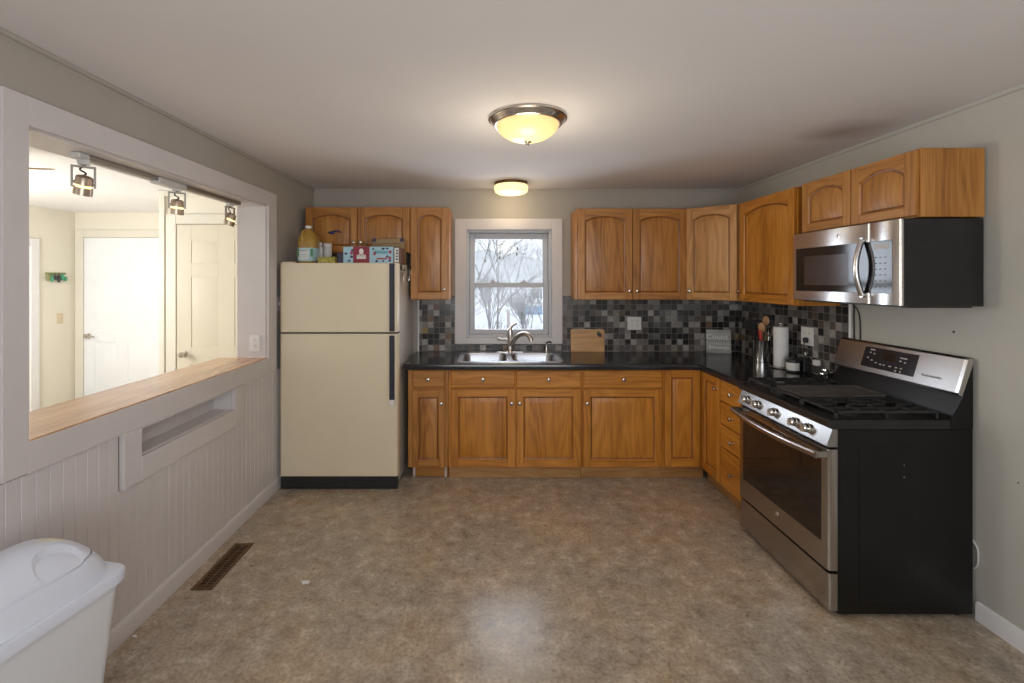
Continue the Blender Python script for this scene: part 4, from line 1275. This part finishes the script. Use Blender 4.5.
# ------------------------------------------------------------------ on top of the refrigerator
FT = 1.6885
t = thing('juice_jug', 'gallon jug of amber juice with a blue label on the refrigerator', 'jug', (-1.425, 3.545, FT + .0003))
def sq(h, r, k=.038):
    h *= .89
    return rrect(-h, h, -h, h, min(k, h * .95), r)
b = MB().loft([sq(.070, 0), sq(.075, .006), sq(.077, .02), sq(.077, .165), sq(.074, .195), sq(.062, .225), sq(.044, .250), sq(.028, .264), sq(.021, .270), sq(.021, .276)])
b.tube(curve_pts([(-.016, -.026, .255), (-.022, -.054, .235), (-.022, -.068, .200), (-.020, -.064, .165)], 5), .013, 16)
b.build('jug_body', 'juice', t)
MB().lathe([(.024, .272), (.025, .276), (.025, .290), (.022, .293), (.001, .293)], n=20).build('cap', 'white_plastic', t)
lb = MB().loft([sq(.0782, .018, .0392), sq(.0782, .118, .0392)], caps=(False, False))
lbo = lb.build('label_band', 'label_blue', t)
MB().box(-.048, .026, -.0712, -.0690, .030, .108, .003).build('label_print', 'label_pale', lbo)
g = MB()
for x in (-.062, .042): g.box(x, x + .020, -.0712, -.0690, .050, .112, .002)
g.build('label_leaves', 'label_green', lbo)
MB().box(-.040, .016, -.0718, -.0709, .094, .101).box(-.036, .010, -.0718, -.0709, .062, .066).box(-.038, .014, -.0718, -.0709, .046, .049).build('label_lines', 'carton_teal', lbo)

def bottle(name, label, cat, loc, prof, mat, cap=None):
    t = thing(name, label, cat, loc)
    MB().lathe(prof, n=20).build('bottle_body', mat, t)
    if cap: MB().lathe(cap, n=18).build('cap', 'white_plastic', t)
    return t
bottle('white_bottle', 'slim white bottle with white cap, right of the juice jug', 'bottle', (-1.377, 3.665, 1.6868), [(.020, 0), (.022, .004), (.022, .125), (.018, .140), (.010, .146), (.010, .150)], 'white_plastic', [(.013, .148), (.013, .172), (.010, .176), (.001, .176)])
t = thing('plastic_canister', 'clear frosted canister with scalloped lid behind the yellow carton', 'canister', (-1.318, 3.660, 1.6868))
MB().lathe([(.030, 0), (.034, .004), (.034, .138), (.030, .146)], n=24).build('canister_body', 'hose_grey', t)
k = MB().lathe([(.032, .144), (.034, .148), (.034, .158), (.026, .162), (.001, .162)], n=24)
for a in range(10): k.ball((.027 * math.cos(a * .628), .027 * math.sin(a * .628), .163), .007, n=8)
k.build('scalloped_lid', 'white_plastic', t)
tag(MB().box(-1.312, -1.184, 3.435, 3.540, FT + .0005, FT + .046, .002).build('carton', 'carton_yellow'), 'flat yellow and green patterned carton at the front beside the jug', 'carton')
tag(MB().box(-1.178, -1.128, 3.470, 3.530, FT + .0005, 1.768, .003).build('carton', 'carton_dark'), 'small dark carton between the yellow carton and the long blue carton', 'carton')
t = thing('carton', 'long pale blue carton with a maroon panel on the refrigerator front', 'carton', (-1.114, 3.420, FT + .0005))
CWI, CH = .374, .122
MB().box(0, CWI, 0, .115, 0, CH, .0015).build('box', 'carton_blue', t)
MB().box(.074, .197, -.0012, .001, .001, CH - .001, .0004).build('maroon_panel', 'carton_maroon', t)
p = MB().ball((.136, -.002, .086), .017, .0014, .022, 14).box(.101, .171, -.0022, -.0008, .030, .052, .0004)
for k in range(5): p.box(.103 + k * .014, .113 + k * .014, -.0022, -.0008, .046, .062 + .005 * (k % 2), .0003)
p.build('white_emblem', 'white_plastic', t)
p = MB()
q = random.Random(5)
for k in range(9): p.box(.243 + k * .0105, .251 + k * .0105, -.0014, .0005, .070, .092, .0002)
p.build('lettering_band', 'carton_teal', t)
MB().box(.252, .330, -.0014, .0005, .026, .038, .0002).build('lower_band', 'carton_red', t)
p = MB()
for x, z in ((.020, .070), (.070, .095), (.062, .046), (.225, .104), (.300, .106), (.330, .108), (.240, .080), (.330, .048), (.300, .014), (.250, .014), (.044, .016), (.350, .016)):
    p.ball((x, -.0004, z), q.uniform(.008, .013), .0012, q.uniform(.006, .010), 10)
p.build('berry_print', 'carton_dark', t)
p = MB()
for x, z in ((.236, .070), (.352, .082), (.350, .036), (.062, .074)): p.ball((x, -.0006, z), .012, .0012, .013, 10)
p.build('red_print', 'carton_red', t)
t = thing('flat_case', 'tan flat case with dark corner clasps standing against the oak doors', 'case', (-.968, 3.690, 1.6868))
MB().box(-.004, .262, 0, .070, 0, .209, .004).build('case_body', 'tan_case', t)
c = MB()
for x in (.000, .226): c.box(x, x + .032, -.003, .003, .183, .211, .002)
c.build('clasp', 'carton_dark', t)
MB().box(-.002, .260, -.0015, .001, .166, .171, .0005).build('seam', 'carton_brown', t)
t = thing('carton', 'deep brown carton with white front panel at the refrigerator\'s right edge', 'carton', (-.738, 3.440, FT + .0005))
MB().box(0, .040, 0, .235, 0, .120, .0015).build('box', 'carton_brown', t)
MB().box(.004, .036, -.0012, .001, .006, .114, .0004).build('white_panel', 'white_plastic', t)
p = MB()
for k in range(4): p.box(.016, .030, -.0020, -.0008, .022 + k * .022, .034 + k * .022, .0003)
p.build('panel_print', 'carton_dark', t)
t = thing('black_tumbler', 'small black lidded cup at the back right of the refrigerator top', 'cup', (-.728, 3.830, 1.6868))
MB().lathe([(.022, 0), (.027, .004), (.030, .095), (.028, .098)], n=20).build('cup_body', 'black_plastic', t)
MB().lathe([(.031, .096), (.032, .106), (.026, .112), (.001, .112)], n=20).build('lid', 'gloss_black', t)

# keys on magnetic hooks on the refrigerator's side
def keys(label, y, z, n, dark):
    t = thing('key_bunch', label, 'keys', (-.7022, y, z), 0, 'keys on the refrigerator side')
    MB().box(0, .006, -.014, .014, -.008, .020, .002).tube(curve_pts([(.004, 0, -.002), (.012, 0, -.012), (.020, 0, -.008), (.022, 0, .002)], 4), .0022, 6).build('magnetic_hook', 'dark_trinket', t)
    MB().tube([(.014, .013 * math.cos(a * PI / 6), -.018 + .013 * math.sin(a * PI / 6)) for a in range(13)], .0012, 6).build('key_ring', 'chrome', t)
    t.scale = (1.5, 1.5, 1.5)
    for k in range(n):
        Mk = Matrix.Translation((.010 + .004 * k, 0, -.030)) @ Matrix.Rotation(R(-22 + 26 * k), 4, 'X')
        MB().lathe([(.011, -.0008), (.011, .0008)], (0, 0, 0), 14, 'X', mat=Mk).box(-.0008, .0008, -.004, .004, -.046, -.008, mat=Mk).build('key', 'chrome' if not (dark and k == 0) else 'dark_trinket', t)
keys('nearer key bunch on the refrigerator side, by its front edge', 3.520, 1.650, 2, True)
keys('farther key bunch on the refrigerator side, below the black cup', 3.790, 1.665, 3, False)

# blue clip stuck on the oak door above the refrigerator
t = thing('blue_clip', 'dark blue plastic clip stuck on the left oak door above the refrigerator', 'clip', (-1.330, 3.7995, 1.955))
MB().ball((0, -.006, 0), .026, .007, .013, 12).build('clip_body', 'deep_blue', t)
MB().tube(curve_pts([(.012, -.007, .008), (.045, -.010, .014), (.080, -.008, .002)], 5), [.009, .009, .008, .008, .008, .007, .007, .006, .006, .005, .004], 8).tube([(-.010, -.007, -.004), (-.034, -.006, .000)], [.008, .004], 8).build('strap', 'carton_dark', t)

# ------------------------------------------------------------------ on the worktop
t = thing('cutting_board', 'light wood cutting board leaning on the tiles right of the window', 'cutting board', (.715, YB - .034, CT1 + .0006))
t.rotation_euler = (R(-4.5), 0, 0)
prof = rrect(0, .304, .0, .200, .010, 0, 4)
ca, sa = math.cos(R(-52)), math.sin(R(-52))
hole = [(.258 + .030 * math.cos(a * PI / 8) * ca - .019 * math.sin(a * PI / 8) * sa, .156 + .030 * math.cos(a * PI / 8) * sa + .019 * math.sin(a * PI / 8) * ca, 0) for a in range(16)]
pl = [[Vector((p[0], p[1], 0)) for p in prof], [Vector((p[0], p[1], 0)) for p in hole]]
fl_ = [p for l in pl for p in l]; tr = [tuple(q) for q in tessellate_polygon(pl)]
b = MB()
for y in (.0, .018): b.add([(p.x, y, p.y) for p in fl_], tr)
for l in pl: b.loft([[(p.x, 0, p.y) for p in l], [(p.x, .018, p.y) for p in l]], caps=(False, False))
b.build('board', 'maple_board', t)
MB().loft([[(.258 + (p[0] - .258) * .98, .0165, .156 + (p[1] - .156) * .98) for p in hole], [(.258 + (p[0] - .258) * .98, .0178, .156 + (p[1] - .156) * .98) for p in hole]]).build('hole_dark_plate', 'black_plastic', t)  # thin black plate added to fill the grip hole and darken it

t = thing('wooden_sign', 'weathered grey sign with pale lettering leaning in the tiled corner', 'sign', (2.006, 4.016, CT1 + .0008), R(-16))
t.rotation_euler = (R(-7), 0, R(-16))
b = MB()
for k in range(2): b.box(-.100, .100, 0, .014, k * .103, k * .103 + .102, .0015)
b.build('board', 'sign_grey', t)
L = MB()
text_mesh(L, 'Count', .068, Matrix.Translation((-.012, -.0008, .140)) @ Matrix.Rotation(R(90), 4, 'X'), 0, .0015)
text_mesh(L, 'Blessings', .047, Matrix.Translation((0, -.0008, .050)) @ Matrix.Rotation(R(90), 4, 'X'), 0, .0015)
L.build('lettering', 'sign_letter', t)

# utensil crock and each tool in it
CX_, CY_ = 2.135, 3.600
t = thing('utensil_crock', 'stainless steel utensil crock on the worktop by the paper towels', 'crock', (CX_, CY_, CT1 + .0006))
MB().lathe([(.056, .0), (.058, .002), (.058, .170), (.060, .174), (.056, .174), (.055, .004), (.001, .004)], n=36).build('crock_body', 'crock_steel', t)
def tool(name, label, cat, foot, tip, mats, head):
    f = Vector(foot); p = Vector(tip); dz = (p - f).normalized()
    yax = Vector((-.75, -.66, 0)); yax = (yax - dz * yax.dot(dz)).normalized(); xax = yax.cross(dz)
    Mt = Matrix((xax, -yax, dz)).transposed().to_4x4(); Mt.translation = f
    ln = (p - f).length
    t = thing(name, label, cat, (CX_, CY_, CT1 + .006))
    MB().tube([Mt @ Vector((0, 0, 0)), Mt @ Vector((0, 0, ln))], [.006, .005], 14).build('handle', mats[0], t)
    b = MB()
    if head == 'spoon': b.ball((0, 0, ln + .030), .026, .008, .040, 14, mat=Mt)
    elif head == 'spatula': b.loft([[Mt @ Vector(q) for q in ((-.016, -.003, ln - .005), (.016, -.003, ln - .005), (.034, -.003, ln + .03), (.036, -.003, ln + .085), (-.036, -.003, ln + .085), (-.034, -.003, ln + .03))], [Mt @ Vector(q) for q in ((-.016, .003, ln - .005), (.016, .003, ln - .005), (.034, .003, ln + .03), (.036, .003, ln + .085), (-.036, .003, ln + .085), (-.034, .003, ln + .03))]])
    elif head == 'ladle': b.ball((0, -.02, ln + .015), .040, .030, .034, 14, mat=Mt)
    elif head == 'whisk':
        for a in range(6):
            b.tube([Mt @ Vector((.026 * math.sin(PI * k / 10) * math.cos(a * PI / 6), .026 * math.sin(PI * k / 10) * math.sin(a * PI / 6), ln - .004 + .085 * (1 - math.cos(PI * k / 10)) / 2)) for k in range(11)], .0012, 5)
    elif head == 'grip': b.tube([Mt @ Vector((0, 0, ln - .02)), Mt @ Vector((0, 0, ln + .02)), Mt @ Vector((0, 0, ln + .07))], [.010, .014, .010], 16)
    b.build('head', mats[1], t)
tool('wooden_spoon', 'tall wooden spoon standing rearmost in the crock', 'spoon', (.036, .008, .010), (.036, .002, .285), ('spoon_wood', 'spoon_wood'), 'spoon')
tool('wooden_spatula', 'wooden spatula leaning forward in the crock', 'spatula', (.010, -.006, .010), (-.002, -.008, .235), ('spoon_wood', 'spoon_wood'), 'spoon')
tool('cooking_spatula', 'black spatula leaning far left out of the crock', 'spatula', (.036, .022, .012), (-.058, .022, .242), ('black_plastic', 'black_plastic'), 'spatula')
tool('soup_ladle', 'black ladle leaning left in the crock, behind the red handle', 'ladle', (.014, .036, .010), (.002, .052, .275), ('black_plastic', 'black_plastic'), 'ladle')
tool('red_utensil', 'red-handled utensil leaning left over the rim of the crock', 'utensil', (-.004, -.038, .010), (-.026, -.036, .178), ('red_plastic', 'red_plastic'), 'grip')
tool('whisk', 'wire whisk leaning right out of the crock', 'whisk', (.012, -.036, .010), (.036, -.036, .195), ('chrome', 'chrome'), 'whisk')

t = thing('paper_towel_holder', 'white paper towel roll on an upright metal holder', 'paper towel', (2.130, 3.350, CT1 + .0006))
MB().tube([(.066 * math.cos(a * PI / 16), .066 * math.sin(a * PI / 16), .006) for a in range(33)], .004, 8).cyl((-.066, 0, .006), (.066, 0, .006), .0035, n=8).cyl((0, -.066, .006), (0, .066, .006), .0035, n=8).tube([(-.064, -.02, .006), (-.078, -.024, .010), (-.080, -.024, .020)], .003, 8).build('wire_base', 'chrome', t)
MB().cyl((0, 0, .006), (0, 0, .318), .005, n=12).ball((0, 0, .324), .013, .013, .011, 12).build('post', 'chrome', t)
MB().lathe([(.018, .012), (.046, .012), (.048, .016), (.048, .296), (.046, .300), (.018, .300), (.018, .012)], n=36).build('towel_roll', 'paper_white', t)

t = thing('round_canister', 'small round black canister with a white band below the paper towels', 'canister', (2.115, 3.195, CT1 + .0006))
MB().lathe([(.037, 0), (.041, .004), (.041, .012), (.039, .014)], n=32).build('base', 'black_plastic', t)
MB().lathe([(.039, .013), (.0405, .016), (.0405, .066), (.038, .069)], n=32).build('white_band', 'white_plastic', t)
MB().lathe([(.040, .066), (.041, .072), (.037, .086), (.026, .094), (.014, .096), (.012, .106), (.016, .112), (.001, .114)], n=32).build('lid', 'black_plastic', t)
t = thing('charger_block', 'black plastic box on the worktop under the plugged outlet', 'charger', (2.182, 3.185, CT1 + .0006))
MB().box(-.018, .022, -.035, .035, 0, .105, .006).build('block', 'black_plastic', t)
MB().box(-.0195, -.0175, -.024, .024, .02, .075, .001).build('front_plate', 'gloss_black', t)

t = thing('power_cord', 'grey cord hanging from the black plug down to a white adapter', 'cord', (0, 0, 0))
px_, py_ = XR - .0165, 3.196
MB().box(px_ - .026, px_ - .0007, py_ - .017, py_ + .017, 1.120, 1.156, .006).build('plug', 'black_plastic', t)
MB().tube(curve_pts([(px_ - .022, py_, 1.124), (px_ - .024, py_ - .004, 1.08), (px_ - .010, py_ - .03, 1.02), (px_ - .016, py_ - .085, .975), (px_ - .03, py_ - .125, .986)], 6), .0035, 8).build('cord', 'side_black', t)
MB().box(px_ - .022, px_ - .006, py_ - .016, py_ + .004, 1.035, 1.056, .004).build('inline_switch', 'white_plastic', t)
MB().box(px_ - .046, px_ - .016, py_ - .155, py_ - .110, .985, 1.022, .005, mat=None).build('adapter', 'white_plastic', t)

def shaker(label, x, y, r, h):
    t = thing('glass_jar', label, 'jar', (x, y, CT1 + .0006), 0, 'glass jars beside the range')
    MB().lathe([(r * .9, 0), (r, .004), (r, h * .7), (r * .72, h * .82), (r * .66, h * .82), (r * .9, h * .68), (r * .9, .006), (.001, .006)], n=20).build('glass', 'clear_glass', t)
    MB().lathe([(r * .76, h * .80), (r * .78, h * .82), (r * .74, h * .97), (r * .5, h), (.001, h)], n=20).build('steel_cap', 'chrome', t)
shaker('glass jar with steel cap beside the range, farther from the camera', 2.190, 2.990, .026, .062)
shaker('glass jar with steel cap beside the range, right by its backguard', 2.185, 2.915, .024, .060)
shaker('shorter glass jar with steel cap in front of the two beside the range', 2.140, 2.945, .021, .046)

# cords by the microwave, gas hose, wall anchors
t = thing('power_cord', 'black cord running down the right wall from the microwave behind the range', 'cord', (0, 0, 0))
MB().tube(curve_pts([(XR - .030, 2.82, 1.430), (XR - .006, 2.803, 1.41), (XR - .006, 2.800, 1.33), (XR - .005, 2.798, 1.21), (XR - .005, 2.795, 1.10)], 6), .0045, 8).build('cord', 'cord_black', t)
MB().tube(curve_pts([(XR - .030, 2.79, 1.430), (XR - .006, 2.775, 1.38), (XR - .006, 2.755, 1.33), (XR - .005, 2.752, 1.21), (XR - .005, 2.75, 1.10)], 6), .0035, 8).build('second_strand', 'cord_black', t)
tag(MB().tube(curve_pts([(XR - .0065, 2.15, .20), (XR - .0065, 2.094, .24), (XR - .0065, 2.084, .29), (XR - .0065, 2.094, .34), (XR - .0065, 2.15, .38)], 8), .0042, 10).build('gas_hose', 'hose_grey'), 'pale flexible hose looping out behind the range at the right wall', 'hose')
for nm, lab, y, z, sz in (('wall_anchor', 'small grey wall anchor on the bare right wall above the range', 2.200, 1.310, .006), ('wall_screw', 'tiny screw in the right wall at the photo\'s right edge', 1.930, .700, .003)):
    o = MB().lathe([(sz, 0), (sz, -.002), (sz * .6, -.004), (.001, -.004)], n=12, axis='X').build(nm, 'slot_dark'); o.location = (XR - .0004, y, z)
    tag(o, lab, 'wall anchor' if 'anchor' in nm else 'screw')

# ------------------------------------------------------------------ outdoors, beyond the sink window
struct(MB().box(-60, 60, 4.45, 140, -.75, -.55).build('snowy_ground', 'snow'))
def ridge(name, y, x0, x1, hs, m):
    n = len(hs); b = MB()
    f = [(x0 + (x1 - x0) * i / (n - 1), hs[i]) for i in range(n)]
    b.loft([[(x, y, -.7) for x, h in f], [(x, y + 3, h * .75) for x, h in f], [(x, y + 7, h) for x, h in f], [(x, y + 20, h * .6) for x, h in f]], caps=(False, False), closed=False)
    struct(b.build(name, m, angle=80))
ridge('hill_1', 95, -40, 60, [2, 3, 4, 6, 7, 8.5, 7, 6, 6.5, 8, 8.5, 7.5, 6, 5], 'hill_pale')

def twigs(mb, p, d, ln, r, depth, q, spread=.6, kids=3):
    p1 = p + d * ln
    mid = p + d * ln * .5 + Vector((q.uniform(-1, 1), q.uniform(-1, 1), 0)) * ln * .06
    mb.tube([p, mid, p1], [r, r * .8, r * .6], 5 if depth > 1 else 4)
    if depth == 0: return
    for k in range(kids):
        s = p + (p1 - p) * q.uniform(.45, 1.0)
        nd = (d + Vector((q.uniform(-1, 1), q.uniform(-1, 1), q.uniform(-.35, .75))) * spread).normalized()
        twigs(mb, s, nd, ln * q.uniform(.55, .8), r * .55, depth - 1, q, spread, kids)
def tree(name, label, cat, x, y, h, seed, m, leaves=0, spread=.7, depth=4, kids=3, group=None, r=.05):
    q = random.Random(seed)
    t = thing(name, label, cat, (x, y, -.56), 0, group)
    b = MB(); twigs(b, Vector((0, 0, 0)), Vector((q.uniform(-.1, .1), q.uniform(-.1, .1), 1)).normalized(), h * .42, r, depth, q, spread, kids)
    b.build('branches', m, t)
    if leaves:
        l = MB()
        for k in range(leaves):
            v = b.v[q.randrange(len(b.v) // 3, len(b.v))]
            s = q.uniform(.015, .035)
            l.ball((v[0], v[1], v[2] - s), s * .7, s * .4, s * 1.3, 6)
        l.build('dry_leaves', 'dry_leaf', t)
    return t
tree('bare_tree', 'nearest thin tree with a few dry leaves, left in the sink window', 'tree', -.42, 8.6, 4.6, 4, 'twig_grey', 70, .75, 5, 3, None, .035)
tree('bare_tree', 'slender bare tree behind the leafy one in the sink window', 'tree', .12, 12.0, 4.6, 19, 'twig_grey', 20, .8, 5, 3, None, .035)
q = random.Random(41)
def shrub(label, x, y, h, m, seed, group=None, kids=3, thick=1.0):
    q = random.Random(seed); t = thing('bare_shrub', label, 'shrub', (x, y, -.56), 0, group)
    b = MB()
    for s in range(8):
        twigs(b, Vector((q.uniform(-.12, .12), q.uniform(-.12, .12), 0)), Vector((q.uniform(-.45, .45), q.uniform(-.45, .45), 1)).normalized(), h * .5, (.010 + h * .003) * thick, 3, q, .62, kids)
    b.build('branches', m, t)
    return t
shrub('low grey leafless shrub at the left in the lower sash of the sink window', .0, 9.4, 1.25, 'bark', 52)
shrub('leafless shrub right of the pale post in the snow', .95, 11.6, .95, 'twig_grey', 45)
lb_ = 'brown leafless bush in the scrub line crossing the lower sash of the sink window'
sh = shrub(lb_, -1.3, 15.0, 2.3, 'twig_grey', 61, 'scrub line beyond the yard', 4, 1.5)
for k in range(1, 5):
    c = dup(sh, (-1.3 + k * 1.25, 15.0 + (k % 2) * 3.2 + .5 * k, -.56), k * 1.3, lb_, 'scrub line beyond the yard')
    c.scale = (.8, .8, (1.1, .9, 1.0, .8)[k - 1])
far = None
lbs = 'pale bare tree in the far treeline beyond the snow'
q0 = random.Random(77)
for k in range(9):
    x = -7.5 + k * 3.0 + q0.uniform(-.5, .5); y = 44 + (k % 3) * 9 + q0.uniform(-2, 2)
    if far is None:
        far = tree('far_tree', lbs, 'tree', x, y, 8.5, 90, 'hazed_twig', 0, .6, 5, 3, 'far treeline beyond the snow', .10)
    else:
        far = dup(far, (x, y, -.56), q0.uniform(0, 6), lbs, 'far treeline beyond the snow')
    far.scale = (1, 1, q0.uniform(.75, 1.1))
t = thing('garden_wall', 'low pale blue wall under a thick cap of snow, right in the sink window', 'wall', (2.35, 28.0, -.56))
MB().box(-.75, 1.9, 0, .5, 0, .52, .02).build('wall_face', 'shed_blue', t)
MB().prism([(-.08, .52), (-.10, .60), (.10, .80), (.40, .80), (.60, .60), (.58, .52)], 'X', -.85, 2.0).build('snow_cap', 'snow', t)
t = thing('fence_post', 'pale square post standing in the snow, centre of the sink window', 'post', (.40, 10.8, -.56))
MB().box(-.035, .035, -.035, .035, 0, 1.42, .006).build('post', 'post_pale', t)
MB().prism([(-.045, 1.42), (.045, 1.42), (.03, 1.47), (-.03, 1.47)], 'Y', -.045, .045).build('snow_cap', 'snow', t)
